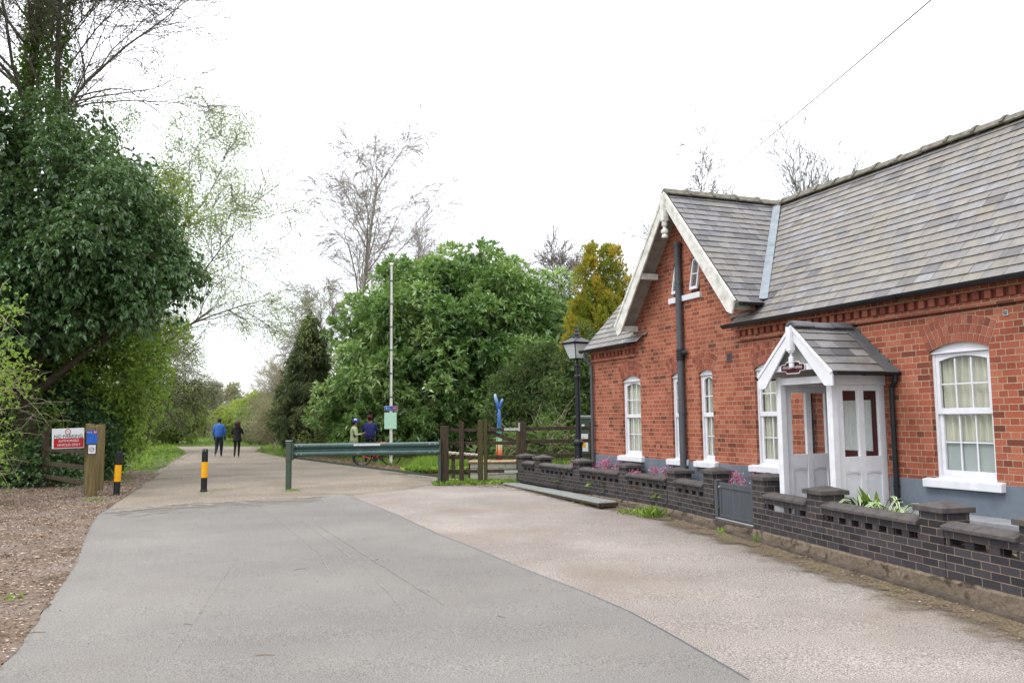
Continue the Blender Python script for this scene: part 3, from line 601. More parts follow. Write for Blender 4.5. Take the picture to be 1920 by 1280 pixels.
# attic lights: small hinged sashes, tilted open, over one shared sill
for cx in (3.40, 3.975):
    mb = MB(); T = Matrix.Translation((cx, .05, 4.40)) @ Matrix.Rotation(rad(-9), 4, 'X')
    for s in (-.115, .085): mb.box(s, s + .03, -.02, .02, -.57, 0, T=T)
    mb.box(-.085, .085, -.02, .02, -.57, -.52, T=T); mb.box(-.085, .085, -.02, .02, -.045, 0, T=T); mb.box(-.085, .085, -.012, .012, -.3, -.28, T=T)
    o = mb.build('attic_window', 'white_paint', house, bevel=.003)
    mb = MB(); mb.box(-.085, .085, -.003, .003, -.52, -.045, T=T); mb.build('pane', 'glass', o)
    mb = MB(); mb.box(cx - .13, cx + .13, .2, .21, 3.7, 4.5); mb.build('blind', 'frosted', o)
mb = MB(); mb.box(3.16, 4.16, -.05, .03, 3.675, 3.775); mb.build('attic_sill', 'white_paint', house, bevel=.006)
# corbelled dentil cornice
def cornice(x0, x1):
    mb = MB(); mb.box(x0, x1, -.05, .01, 2.985, 3.075, 1)
    mb.box(x0, x1, -.035, .01, 2.815, 2.885, 1)
    mb.box(x0 + .02, x1 - .02, -.012, .01, 2.886, 2.984, 0)
    n = int((x1 - x0) / .148)
    for i in range(n):
        c = x0 + (i + .5) * (x1 - x0) / n; p = [(c - .052, -.012, 2.888), (c, -.066, 2.888), (c + .052, -.012, 2.888)]; mb.prism([(c - .05, -.0125, 2.89), (c - .02, -.062, 2.89), (c + .05, -.05, 2.89), (c + .05, -.0125, 2.89)], (0, 0, .092), 0)
    mb.build('cornice', ['arch_brick', 'red_brick', 'mortar'], house, bevel=.003)
cornice(-.03, 1.86); cornice(5.1, HL)
mb = MB(); mb.tube([(5.1, -.04, 2.8), (8, -.02, 2.806), (11, -.02, 2.797), (HL, -.02, 2.8)], .005, 5); mb.build('cable', 'black_plastic', house)
# ------------------------------------------------------------------ roofs
def slates(mb, o, al, up, L, S, w, e, cond=None, seed=0, ragged=0.):
    al, up = Vector(al).normalized(), Vector(up).normalized(); o = Vector(o); n = al.cross(up); rg = random.Random(seed); rows = int(round(S / e)); e = S / rows
    if n.z < 0: n = -n
    for r in range(rows):
        tone = rg.gauss(0, .05); x = -w * (.5 if r % 2 else 1) + rg.uniform(-.02, .02)
        while x < L:
            ww = w * rg.uniform(.93, 1.07); a, b = max(x + .0025, 0), min(x + ww - .0025, L); x += ww
            if b - a < .03: continue
            s0 = r * e - rg.uniform(0, .006); s1 = (r + 1) * e + .02; c = o + al * (a + b) / 2 + up * (s0 + s1) / 2
            if cond and not cond(c): continue
            h0 = .017 + rg.uniform(0, .004); h1 = .004; tw = rg.uniform(-.0025, .0025)
            P = [o + al * xx + up * ss + n * hh for xx, ss, hh in ((a, s0, h0 - .009), (b, s0, h0 - .009), (b, s1, h1 - .004), (a, s1, h1 - .004), (a, s0, h0 + tw), (b, s0, h0 - tw), (b, s1, h1), (a, s1, h1))]
            mb.faces(P, MB.BF, 0, min(1, max(0, rg.gauss(.45, .22) + tone)))
def cond_main(c): return not (abs(c.x - XG) < 1.95 and c.z + .03 < zg(c.x) and not (abs(c.x - XG) > 1.4 and c.y < .02))
Y9, Z9 = 2.1, zm(2.1)
mb = MB(); S = math.hypot(Y9 - ME_Y, Z9 - ME_Z)
slates(mb, (-.15, ME_Y, ME_Z), (1, 0, 0), (0, Y9 - ME_Y, Z9 - ME_Z), HL + .3, S, .262, .162, cond_main, 3)
slates(mb, (-.15, 4.35, ME_Z), (1, 0, 0), (0, -(Y9 - ME_Y), Z9 - ME_Z), HL + .3, S, .262, .162, None, 4)
roof = mb.build('roof', 'slate', house)
mb = MB(); dz = .012
for xa, xb in ((-.13, XG - 1.93), (XG + 1.93, HL + .13)): mb.prism([(xa, ME_Y + .02, ME_Z - .03), (xa, Y9, Z9 - .035), (xa, 4.33, ME_Z - .03), (xa, 4.2, ME_Z - .09), (xa, Y9, Z9 - .12), (xa, 0, ME_Z - .03)], (xb - xa, 0, 0))
mb.prism([(XG - 1.93, .3, zm(.3) - .05), (XG - 1.93, Y9, Z9 - .05), (XG - 1.93, 4.33, ME_Z - .04), (XG - 1.93, Y9, Z9 - .15)], (3.86, 0, 0))
mb.build('roof_boards', 'dark_inside', roof)
mb = MB(); gs = Vector((1.95, 0, -GS * 1.95)); SL = gs.length
cg = lambda c: c.z > zm(c.y) - .05
slates(mb, (XG + 1.95, -.36, zg(XG + 1.95)), (0, 1, 0), (-1.95, 0, GS * 1.95), 2.6, SL, .25, .158, cg, 7)
slates(mb, (XG - 1.95, -.36, zg(XG - 1.95)), (0, 1, 0), (1.95, 0, GS * 1.95), 2.6, SL, .25, .158, cg, 8)
groof = mb.build('gable_roof', 'gable_slate', house)
mb = MB()
for s in (1, -1): mb.prism([(XG, -.34, GA - .015), (XG + s * 1.93, -.34, zg(XG + 1.93) - .015), (XG + s * 1.93, -.34, zg(XG + 1.93) - .04), (XG, -.34, GA - .045)], (0, 2.4, 0))
mb.build('roof_boards', 'soffit_grey', groof)
# lead valley, ridge tiles
mb = MB()
for s in (1, -1):
    a = Vector((XG + s * 1.93, (zg(XG + 1.93) - ME_Z) / MS_ + ME_Y, zg(XG + 1.93))); b = Vector((XG, (GA - ME_Z) / MS_ + ME_Y - .03, GA)); d = (b - a)
    nn = (Vector((0, -MS_, 1)).normalized() + Vector((s * GS, 0, 1)).normalized()).normalized(); sd = d.normalized().cross(nn)
    p = [a + nn * .035, b + nn * .035]; 
    for k in range(2):
        q0 = a + d * (k / 2) ; q1 = a + d * ((k + 1.01) / 2); h = .066 + .002 * (k % 2)
        mb.faces([q0 - sd * .066 + nn * h, q0 + nn * (h - .008), q0 + sd * .066 + nn * h, q1 - sd * .066 + nn * h, q1 + nn * (h - .008), q1 + sd * .066 + nn * h], [(0, 1, 4, 3), (1, 2, 5, 4)])
mb.build('valley_flashing', 'lead', roof)
def ridge(name, a, b, parent, w=.12, h=.10, n=None, roll=True):
    a, b = Vector(a), Vector(b); d = b - a; L = d.length; d.normalize(); sd = d.cross(Vector((0, 0, 1))); n = n or int(L / .45); mb = MB()
    for i in range(n):
        p = a + d * L * i / n; q = a + d * (L * (i + 1) / n - .012); j = R.uniform(-.008, .008); z = Vector((0, 0, 1))
        pr = [(-w, -h), (-w * .55, -h * .25), (-w * .2, 0), (w * .2, 0), (w * .55, -h * .25), (w, -h), (w * .9, -h - .02), (0, -.03), (-w * .9, -h - .02)]
        mb.prism([p + sd * x + z * (y + j) for x, y in pr], q - p)
        if roll: mb.prism([q - d * .05 + sd * x * 1.06 + z * (y * 1.0 + .02 + j) for x, y in pr], d * .05)
    return mb.build(name, 'ridge_tile', parent)
ridge('ridge_tiles', (-.16, Y9, Z9 + .085), (HL + .15, Y9, Z9 + .085), roof)
ridge('ridge_tiles', (XG, -.40, GA + .07), (XG, 2.15, GA + .07), groof)
# barge boards, soffits, purlin ends, finial
mb = MB()
for s in (1, -1):
    for w0, w1, y in ((.02, .175, -.40), (-.012, .045, -.415)):
        nrm = Vector((s * GS, 0, 1)).normalized(); a = Vector((XG, y, GA - .0)); b = Vector((XG + s * 1.93, y, zg(XG + 1.93)))
        k = w1 / nrm.z; lo = Vector((b.x - s * .03, y, b.z - .12 if w1 > .1 else b.z))
        P = [a - Vector((0, 0, w0 / nrm.z)), b - nrm * w0] + ([b - nrm * (w1 * .8) + Vector((s * .0, 0, -.10)), b - nrm * w1 - Vector((s * .09, 0, .03))] if w1 > .1 else [b - nrm * w1]) + [a - Vector((0, 0, k))]
        mb.prism(P, (0, .032, 0))
mb.build('barge_board', 'weathered_white', house, bevel=.004)
mb = MB()
for s in (1, -1):
    a = Vector((XG, -.36, GA - .06)); b = Vector((XG + s * 1.9, -.36, zg(XG + 1.9) - .06)); mb.prism([a, b, b - Vector((0, 0, .03)), a - Vector((0, 0, .03))], (0, .36, 0))
mb.build('soffit', 'soffit_grey', house)
mb = MB()
for s in (1, -1):
    for t in (.52, .93):
        mb = MB(); c = Vector((XG + s * 1.93 * t, 0, GA - GS * 1.93 * t - .20)); mb.box(c.x - .045 - s * .05, c.x + .045 - s * .05, -.36, 0, c.z - .06, c.z + .05); mb.build('purlin_end', 'weathered_white', house, bevel=.005)
mb = MB(); mb.box(XG - .05, XG + .05, -.46, -.35, GA - .52, GA - .03)
mb.lathe([(.055, GA - .82), (.058, GA - .79), (.04, GA - .76), (.065, GA - .73), (.065, GA - .68), (.03, GA - .66), (.03, GA - .63), (.05, GA - .60), (.05, GA - .5)][0:], (XG, -.405, 0), 12)
mb.build('finial', 'weathered_white', house, bevel=.004)
# gutters and pipes
def gutter(name, a, b, r, parent, m='black_plastic', brk=1.2):
    a, b = Vector(a), Vector(b); d = (b - a).normalized(); sd = d.cross(Vector((0, 0, 1))); mb = MB(); pr = [(r * math.cos(t), r * math.sin(t)) for t in [math.pi + math.pi * i / 8 for i in range(9)]]
    ring = pr + [(x * .86, y * .86 + .0) for x, y in pr[::-1]]
    mb.prism([a + sd * x + Vector((0, 0, y)) for x, y in ring], b - a)
    for q in (a, b): mb.prism([q + sd * x * 1.08 + Vector((0, 0, y * 1.08)) for x, y in pr], d * .01)
    L = (b - a).length; k = brk
    while k < L:
        p = a + d * k; mb.prism([p + sd * x * 1.12 + Vector((0, 0, y * 1.12)) for x, y in pr], d * .045); k += brk
    return mb.build(name, m, parent)
gutter('gutter', (5.0, -.19, 3.085), (HL + .15, -.19, 3.085), .058, house, brk=1.75)
gutter('gutter', (-.18, -.19, 3.085), (1.9, -.19, 3.085), .058, house)
gutter('gutter', (XG + 1.99, -.34, 3.37), (XG + 1.99, .06, 3.37), .05, house)
mb = MB(); mb.tube([(3.56, -.08, .3), (3.56, -.08, 4.74)], .06, 14)
for z in (1.72, 4.02, 4.70): mb.tube([(3.56, -.075, z - .03), (3.56, -.075, z + .03)], .07, 14)
o = mb.build('soil_pipe', 'pipe_grey', house, smooth=False)
mb = MB(); mb.tube([(3.56, -.078, 2.62), (3.56, -.078, 2.82)], .072, 14); mb.tube([(3.56, -.075, 2.70), (3.66, -.07, 2.76), (3.68, -.03, 2.76)], .05, 12); mb.build('pipe_joint', 'black_plastic', o)
mb = MB(); mb.tube([(.0, -.19, 3.04), (.0, -.19, 2.92), (.05, -.1, 2.8), (.07, -.065, 2.74), (.07, -.065, .3)], .034, 10)
for z in (.9, 1.6, 2.5): mb.tube([(.07, -.065, z - .02), (.07, -.065, z + .02)], .042, 10)
mb.build('downpipe', 'pipe_grey', house)
for cx, z, m in ((4.87, 2.59, 'pipe_grey'), (9.81, 2.71, 'galvanised')):
    mb = MB(); s = .06 if cx < 6 else .03; mb.box(cx - s, cx + s, -.012, .004, z - s, z + s)
    for i in range(3):
        for j in range(3): q = s * .5; mb.box(cx + (i - 1) * q - s * .14, cx + (i - 1) * q + s * .14, -.016, -.0125, z + (j - 1) * q - s * .14, z + (j - 1) * q + s * .14, 1)
    mb.build('air_vent', [m, 'dark_inside'], house)
# door and porch
mb = MB(); mb.box(7.12, 7.18, .0, .07, .42, 2.05); mb.box(7.88, 7.94, .0, .07, .42, 2.05); mb.box(7.18, 7.88, .0, .07, 1.97, 2.05)
mb.box(7.185, 7.25, .02, .06, .45, 1.965); mb.box(7.81, 7.875, .02, .06, .45, 1.965); mb.box(7.251, 7.809, .02, .06, 1.83, 1.965); mb.box(7.251, 7.809, .02, .06, .45, 1.15)
dr = mb.build('front_door', 'burgundy', house, bevel=.004)
mb = MB(); mb.box(7.251, 7.809, .04, .042, 1.151, 1.829); mb.build('pane', 'glass', dr)
mb = MB(); n = 40
for i in range(n):
    a, b = 7.27 + .53 * i / n, 7.27 + .53 * (i + 1) / n; y = lambda q: .06 + .006 * math.sin(q * 90); mb.poly([(a, y(a), 1.16), (b, y(b), 1.16), (b, y(b), 1.82), (a, y(a), 1.82)])
mb.build('lace_curtain', 'lace', dr, smooth=True)
PX0, PX1, PY, PZ = 7.06, 8.09, -.87, .45; PC = 7.58; PA = 2.78; PS = .90
mb = MB()
for x in (PX0, PX1 - .09): mb.box(x, x + .09, PY, PY + .09, PZ, 2.14)
for x in (PX0, PX1 - .09): mb.box(x + .002, x + .088, PY + .0905, 0, 2.0, 2.14)
mb.box(PX0 + .091, PX1 - .091, PY + .01, PY + .07, 2.03, 2.12)
porch = mb.build('porch', 'white_paint', house, bevel=.004)
def side_panel(x):
    mb = MB(); a, b = PY + .091, -.005; L = b - a
    for y0, y1 in ((a, a + .1), (a + L / 2 - .045, a + L / 2 + .045), (b - .1, b)): mb.box(x, x + .045, y0, y1, PZ, 1.999)
    seg = [(a + .101, a + L / 2 - .046), (a + L / 2 + .046, b - .101)]
    for y0, y1 in seg:
        for z0, z1 in ((1.93, 1.999), (.93, 1.115), (PZ, PZ + .1)): mb.box(x + .002, x + .043, y0, y1, z0, z1)
        mb.box(x + .015, x + .03, y0, y1, PZ + .101, .93)
        A, _, _, _ = arc((y0 + y1) / 2, y1 - y0, .895, .02, 8)
        mb.prism([(x + .004, y0, .929)] + [(x + .004, yy, zz) for yy, zz in A] + [(x + .004, y1, .929)], (.037, 0, 0))
    o = mb.build('side_panel', 'white_paint', porch, bevel=.003)
    mb = MB()
    for y0, y1 in seg: mb.box(x + .021, x + .024, y0, y1, 1.116, 1.929)
    mb.build('pane', 'glass', o)
side_panel(PX0 + .02); side_panel(PX1 - .067)
mb = MB(); mb.box(PX0 - .03, PX1 + .03, PY - .08, .0, PZ - .14, PZ - .001); mb.build('step', 'garden_path', porch, bevel=.01)
YF = -1.02
mb = MB(); HW = .70
def zp(x): return PA - PS * abs(x - PC)
for s in (1, -1): slates(mb, (PC + s * HW, YF, zp(PC + HW)), (0, 1, 0), (-s * HW, 0, PS * HW), -YF - .08, math.hypot(HW, PS * HW), .29, .17, None, 20 + s)
pr = mb.build('porch_roof', 'gable_slate', porch)
mb = MB()
for s in (1, -1): mb.prism([(PC, YF + .03, PA - .012), (PC + s * (HW - .02), YF + .03, zp(PC + HW - .02) - .012), (PC + s * (HW - .02), YF + .03, zp(PC + HW - .02) - .04), (PC, YF + .03, PA - .045)], (0, -YF - .03, 0))
mb.build('roof_boards', 'inner_white', pr)
o = ridge('ridge_tiles', (PC, YF - .01, PA + .055), (PC, -.07, PA + .055), pr, w=.10, h=.07, n=3, roll=False); o.data.materials[0] = MATS['dark_lead']
mb = MB()
for s in (1, -1):                                                  # stepped lead where the porch roof meets the wall
    for k in range(5):
        x0, x1 = PC + s * k * .152, PC + s * (k + 1) * .152; mb.prism([(x0, -.035, zp(x0) + .02), (x1, -.035, zp(x1) + .02), (x1, -.035, zp(x1) + .075), (x0, -.035, zp(x0) + .05)], (0, .03, 0))
        mb.prism([(x0, -.2, zp(x0) + .024), (x1, -.2, zp(x1) + .024), (x1, -.2, zp(x1) + .029), (x0, -.2, zp(x0) + .029)], (0, .18, 0))
mb.build('step_flashing', 'dark_lead', pr)
mb = MB()
for s in (1, -1):
    nrm = Vector((s * PS, 0, 1)).normalized()
    for w0, w1, y in ((.012, .125, YF - .0), (-.005, .035, YF - .013)):
        a = Vector((PC, y, PA)); b = Vector((PC + s * (HW + .0), y, zp(PC + HW)))
        P = [a - Vector((0, 0, w0 / nrm.z)), b - nrm * w0] + ([b - nrm * w0 - Vector((0, 0, .16)), b - nrm * w1 - Vector((s * .06, 0, .07))] if w1 > .1 else [b - nrm * w1]) + [a - Vector((0, 0, w1 / nrm.z))]
        mb.prism(P, (0, .026, 0))
mb.build('barge_board', 'white_paint', porch, bevel=.003)
mb = MB(); mb.box(PC - .04, PC + .04, YF - .055, YF + .03, 2.45, PA - .02); mb.lathe([(.03, 2.235), (.034, 2.25), (.034, 2.28), (.03, 2.29), (.036, 2.30), (.036, 2.37), (.018, 2.38), (.018, 2.42), (.04, 2.43), (.04, 2.45)], (PC, YF - .01, 0), 12)
mb.build('finial', 'white_paint', porch, bevel=.003)
mb = MB(); mb.box(PC - .5, PC + .5, YF + .04, YF + .075, 2.2, 2.28); mb.build('tie_beam', 'white_paint', porch, bevel=.003)
mb = MB(); mb.prism([(PC - .47, PY - .01, 2.281), (PC + .47, PY - .01, 2.281), (PC + .02, PY - .01, 2.68), (PC - .02, PY - .01, 2.68)], (0, .02, 0)); mb.build('gable_board', 'inner_white', porch)
sg = bpy.data.meshes.new('x'); bpy.data.meshes.remove(sg)
def hot(cx, cz, y, w, h, gw, m, name, parent):                        # the sign's outline: a long bar with a shorter lozenge behind
    mb = MB()
    def rr(x0, x1, z0, z1, yy, c):
        return [(x0 + c, yy, z0), (x1 - c, yy, z0), (x1, yy, z0 + c), (x1, yy, z1 - c), (x1 - c, yy, z1), (x0 + c, yy, z1), (x0, yy, z1 - c), (x0, yy, z0 + c)]
    mb.prism(rr(cx - w, cx + w, cz - h, cz + h, y, h * .4), (0, .01, 0)); mb.prism(rr(cx - gw, cx + gw, cz - h * 1.75, cz + h * 1.75, y + .002, h * .5), (0, .01, 0))
    return mb.build(name, m, parent)
ns = hot(PC - .02, 2.24, YF + .02, .225, .046, .135, 'sign_white', 'name_sign', porch); hot(PC - .02, 2.24, YF + .0165, .217, .038, .127, 'burgundy', 'sign_face', ns)
text('sign_lettering', "STATION MASTERS", .044, 'sign_white', ns, (PC - .02, YF + .015, 2.24), (rad(90), 0, 0), sx=.95)
gutter('gutter', (PC + HW + .035, YF + .02, zp(PC + HW) + .0), (PC + HW + .035, -.02, zp(PC + HW) - .0), .045, porch, brk=.42)
gutter('gutter', (PC - HW - .035, YF + .02, zp(PC + HW) + .0), (PC - HW - .035, -.02, zp(PC + HW) - .0), .045, porch, brk=.42)
for x, xp in ((PC + HW + .035, 8.235), (PC - HW - .035, 6.77)):
    mb = MB(); mb.tube([(x, -.07, zp(PC + HW) - .03), (x, -.07, zp(PC + HW) - .11), (xp, -.055, zp(PC + HW) - .19), (xp, -.055, .3)], .033, 10)
    for z in (.75, 1.5): mb.tube([(xp, -.055, z - .02), (xp, -.055, z + .02)], .04, 10)
    mb.build('downpipe', 'black_plastic', porch)
mb = MB(); mb.box(PX0 - .16, PX1 + .16, -.02, .02, PZ - .2, .84); 

# garden strip between wall and house
mb = MB(); U = lambda u: 16.2 - u
gpts = [(U(19.7), -.35), (U(14.3), -.33), (U(12.4), -.38), (U(9.6), -.76), (U(6.3), -1.22), (U(2.0), -1.95), (U(2.0), -.0), (U(16.2), 0), (U(19.7), 1.6)]
mb.prism([(x, y, -.3) for x, y in gpts], (0, 0, .58)); gb = mb.build('garden_bed', 'soil'); gb.location = hp(16.2, 0, 0); gb.rotation_euler = (0, 0, HRZ); tag(gb, kind='structure')
mb = MB(); mb.box(.2, 6.9, -.16, -.013, .2, .36); mb.box(8.2, HL, -.42, -.013, .2, .50); o = mb.build('garden_kerb', 'garden_path', bevel=.01); o.location = hp(16.2, 0, 0); o.rotation_euler = (0, 0, HRZ); tag(o, kind='structure')

# ================================================================== BOUNDARY WALL
bw = empty('boundary_wall', hp(16.2, 0, 0), HRZ, 'low dark blue-grey brick garden wall with capped piers and pierced top course in front of the cottage', 'wall')
WL = [(20.2, -.44), (14.33, -.42), (12.46, -.48), (9.6, -.88), (2.0, -2.12)]
def wv(u):
    for (a, va), (b, vb) in zip(WL, WL[1:]):
        if b <= u <= a: return va + (vb - va) * (a - u) / (a - b)
    return WL[-1][1]
PIERS = [(19.36, 0), (18.30, 0), (16.22, 0), (14.20, 0), (12.40, 0), (11.04, 1), (9.575, 1), (8.22, 0), (6.23, 0), (5.0, 0), (3.2, 0)]
def T_at(u):
    du = .05; t = Vector((du * 2, wv(u - du) - wv(u + du), 0)).normalized()     # direction towards +X (u falling)
    return Matrix(((t.x, -t.y, 0, U(u)), (t.y, t.x, 0, wv(u)), (0, 0, 1, 0), (0, 0, 0, 1)))
mbw, mbc, mbf = MB(), MB(), MB()
for i, (u, tall) in enumerate(PIERS):
    T = T_at(u); h = .675 + .075 * tall; mb = MB(); z0 = .075
    mb.box(-.165, .165, -.004, .30, z0, h, T=T); p = mb.build('pier', 'engineering_brick', bw, bevel=.004)
    mb = MB(); q = .205; mb.box(-q, q, -.045, .345, h, h + .05, T=T)
    mb.faces([T @ Vector(c) for c in ((-q, -.045, h + .05), (q, -.045, h + .05), (q, .345, h + .05), (-q, .345, h + .05), (0, .15, h + .105))], [(0, 1, 4), (1, 2, 4), (2, 3, 4), (3, 0, 4)])
    mb.build('cap', 'coping', p, bevel=.006)
for (ua, ta), (ub, tb) in zip(PIERS, PIERS[1:]):
    if ta and tb: continue                                        # the gateway
    a, b = ua - .166, ub + .166; cuts = [a] + [c for c in (14.33, 12.46, 9.6) if b < c < a] + [b]
    for a, b in zip(cuts, cuts[1:]):
        A, B = Vector((U(a), wv(a), 0)), Vector((U(b), wv(b), 0)); d = B - A; L = d.length; d.normalize()
        T = Matrix(((d.x, -d.y, 0, A.x), (d.y, d.x, 0, A.y), (0, 0, 1, 0), (0, 0, 0, 1)))
        mbw.box(0, L, 0, .15, .075, .375, T=T); mbw.box(0, L, 0, .15, .45, .525, T=T)
        n = max(1, int(L / .235)); s = L / n
        for k in range(n + 1):
            c = k * s; x0, x1 = max(0, c - .058), min(L, c + .058); mbw.box(x0, x1, .014, .145, .3751, .4499, T=T)
        n = max(1, round(L / .9))
        for k in range(n):
            x0, x1 = L * k / n + .003, L * (k + 1) / n - .003
            mbc.prism([T @ Vector((x0, y, z)) for y, z in ((-.045, .525), (.185, .525), (.185, .555), (.10, .605), (.055, .605), (-.045, .562))], (T @ Vector((x1, 0, 0))) - (T @ Vector((x0, 0, 0))))
mbw.build('brickwork', 'engineering_brick', bw, bevel=.003); mbc.build('coping', 'coping', bw, bevel=.006)
fo = []
us = [17.7 - .25 * k for k in range(60)]; us = [u for u in us if u > 2.0]; V0 = []
for u in us:
    g_ = hp(u, wv(u)); gz = G(g_.x, g_.y); j = lambda a: R.uniform(-a, a); top = .072 if u < 15.5 else .05
    V0.append([(U(u), wv(u) + .18, top), (U(u), wv(u) - .012 + j(.006), top + j(.004)), (U(u), wv(u) - .03 + j(.008), top - .02 + j(.006)), (U(u), wv(u) - .035 + j(.012), gz + .07), (U(u), wv(u) - .075 + j(.012), gz + .05 + j(.012)), (U(u), wv(u) - .10 + j(.02), gz - .06)])
mb = MB()
for a, b in zip(V0, V0[1:]):
    for k in range(5): mb.poly([a[k], b[k], b[k + 1], a[k + 1]] if False else [a[k + 1], b[k + 1], b[k], a[k]], 1 if k > 2 else 0)
mb.build('footing', ['concrete', 'concrete_dark'], bw)
mb = MB()                                                          # threshold of the little gate
ga, gb_ = 10.87, 9.745; T = T_at(10.3); mb.box(-.58, .58, -.03, .25, -.12, .09, T=T); mb.box(-.56, .56, .0, .2, .091, .115, T=T, m=1); mb.build('threshold', ['concrete_dark', 'garden_path'], bw, bevel=.01)
# the small grey gate
gt = empty('garden_gate', bw.matrix_world @ Vector((0, 0, 0)), 0); gt.location = hp(16.2, 0, 0); gt.rotation_euler = (0, 0, HRZ); tag(gt, 'small grey boarded garden gate between two brick piers of the low wall', 'gate')
mb = MB(); mb.box(-.57, -.475, .0, .09, .12, .66, T=T); mb.faces([T @ Vector(c) for c in ((-.575, -.005, .66), (-.47, -.005, .66), (-.47, .095, .66), (-.575, .095, .66), (-.5225, .045, .69))], [(0, 1, 4), (1, 2, 4), (2, 3, 4), (3, 0, 4)]); mb.build('gate_post', 'pipe_grey', gt, bevel=.004)
mb = MB(); mb.box(-.45, -.395, .02, .065, .13, .64, T=T); mb.box(.5, .555, .02, .065, .13, .64, T=T); mb.box(-.394, .499, .02, .065, .56, .64, T=T); mb.box(-.394, .499, .02, .065, .13, .18, T=T)
for k in range(9): mb.box(-.394 + k * .0993 + .0015, -.394 + (k + 1) * .0993 - .0015, .032, .058, .181, .559, T=T)
mb.build('gate_panel', 'gate_grey', gt, bevel=.003)
mb = MB(); mb.tube([T @ Vector((-.42, .0, .575)), T @ Vector((-.42, .025, .575))], .014, 10); mb.build('latch', 'galvanised', gt)
# ================================================================== STREET FURNITURE
# lamp post
lp = empty('lamp_post', (1.50, 19.3, 0), 0, 'black iron lamp post with tapered lantern beside the far corner of the cottage', 'street lamp')
mb = MB(); mb.lathe([(.13, -.1), (.13, .12), (.105, .16), (.095, .3), (.09, 1.0), (.10, 1.02), (.115, 1.04), (.115, 1.09), (.09, 1.12), (.066, 1.15), (.055, 2.5), (.06, 2.52), (.075, 2.55), (.075, 2.6), (.05, 2.63), (.046, 2.8), (.07, 2.83), (.06, 2.87), (.03, 2.9), (.03, 2.98)], n=18); mb.build('column', 'iron_paint', lp, smooth=False)
mb = MB(); zb, zt, wb, wt = 2.99, 3.34, .13, .235; rot = rad(33)
def sq(w, z, a=rot): return [Vector((w * math.sqrt(2) * math.cos(a + math.pi / 4 + k * math.pi / 2), w * math.sqrt(2) * math.sin(a + math.pi / 4 + k * math.pi / 2), z)) for k in range(4)]
b_, t_2 = sq(wb, zb), sq(wt, zt)
for k in range(4):
    mb.beam(b_[k], t_2[k], .02, .02); mb.beam(b_[k], b_[(k + 1) % 4], .022, .022); mb.beam(t_2[k], t_2[(k + 1) % 4], .026, .03)
def loft(mb, rings, m=0):
    n = len(rings[0]); q = [p for r in rings for p in r]; fs = [(i * n + k, i * n + (k + 1) % n, (i + 1) * n + (k + 1) % n, (i + 1) * n + k) for i in range(len(rings) - 1) for k in range(n)] + [tuple(range(n))[::-1], tuple(range((len(rings) - 1) * n, len(rings) * n))]
    mb.faces(q, fs, m)
loft(mb, [sq(.262, 3.35), sq(.265, 3.37), sq(.10, 3.475), sq(.09, 3.49)])
mb.lathe([(.095, 3.49), (.10, 3.51), (.07, 3.53), (.075, 3.56), (.055, 3.58), (.035, 3.62), (.05, 3.64), (.03, 3.67), (.018, 3.69), (.024, 3.71), (.004, 3.76)], n=12)
for k in range(4): mb.lathe([(.012, 3.36), (.018, 3.375), (.018, 3.385), (.004, 3.405)], t_2[k] * 1 + Vector((0, 0, -zt)), 8)
lf = mb.build('lantern_frame', 'iron_paint', lp, bevel=.002)
mb = MB(); bb, tt = sq(wb - .006, zb + .012), sq(wt - .006, zt - .012)
for k in range(4): mb.poly([bb[k], bb[(k + 1) % 4], tt[(k + 1) % 4], tt[k]])
mb.build('lantern_glass', 'lantern_frost', lf)
# timber fence and wicket gate between lane and cottage
FY = 21.2; FZ = [1.36, 1.03, .68, .33]
def px_x(px, Y): return (px - 960) / F_PX * Y
def tf(name, label, cat='fence', loc=(0, 0, 0)): return empty(name, loc, 0, label, cat)
fA = tf('post_and_rail_fence', 'short dark timber fence with four rails between the barrier post and the wicket gate')
def post(parent, x, w, top, y=FY, m='dark_timber', d=None, name='post'):
    mb = MB(); d = d or w; mb.box(x - w / 2, x + w / 2, y - d / 2, y + d / 2, -.25, top); return mb.build(name, m, parent, bevel=.008)
def rails(parent, x0, x1, zs, y=FY, m='dark_timber', h=.085, t=.04, sag=0.):
    for z in zs: mb = MB(); mb.beam((x0, y, z + R.uniform(-.008, .008)), (x1, y, z + R.uniform(-.008, .008) + sag), t, h); mb.build('rail', m, parent, bevel=.006)
bpo = post(None, -1.72, .2, 1.47, 21.1, name='barrier_post'); tag(bpo, 'thick dark timber post at the hinge end of the green steel barrier', 'post')
post(fA, px_x(864, FY), .115, 1.57); post(fA, px_x(899, FY), .13, 1.6, m='moss_timber'); rails(fA, -1.6, px_x(893, FY), FZ, y=FY + .02)
fG = tf('wicket_gate', 'dark timber wicket gate with diagonal brace and galvanised hinges beside the brick wall end', 'gate')
mb = MB(); x0, x1 = px_x(905.5, FY), px_x(970, FY)
post(fG, x0 + .045, .09, 1.56, m='moss_timber', name='stile').location = (0, 0, .06); post(fG, x1 - .01, .1, 1.57, m='moss_timber', name='stile')
rails(fG, x0 + .091, x1 - .062, FZ)
mb = MB(); mb.beam((x0 + .09, FY + .035, 1.33), (x1 - .06, FY + .035, 1.05), .035, .10); mb.build('brace', 'dark_timber', fG, bevel=.005)
for z in (1.37, .32):
    mb = MB(); mb.box(x1 - .36, x1 + .05, FY - .058, FY - .051, z - .03, z + .03); mb.box(x1 + .0, x1 + .06, FY - .07, FY - .0585, z - .05, z + .16); mb.build('hinge', 'galvanised', fG)
fB = tf('post_and_rail_fence', 'three rail dark timber fence running behind the lamp post to the cottage corner')
post(fB, px_x(979, FY), .16, 1.56, FY - .02); post(fB, px_x(1107, FY), .13, 1.55)
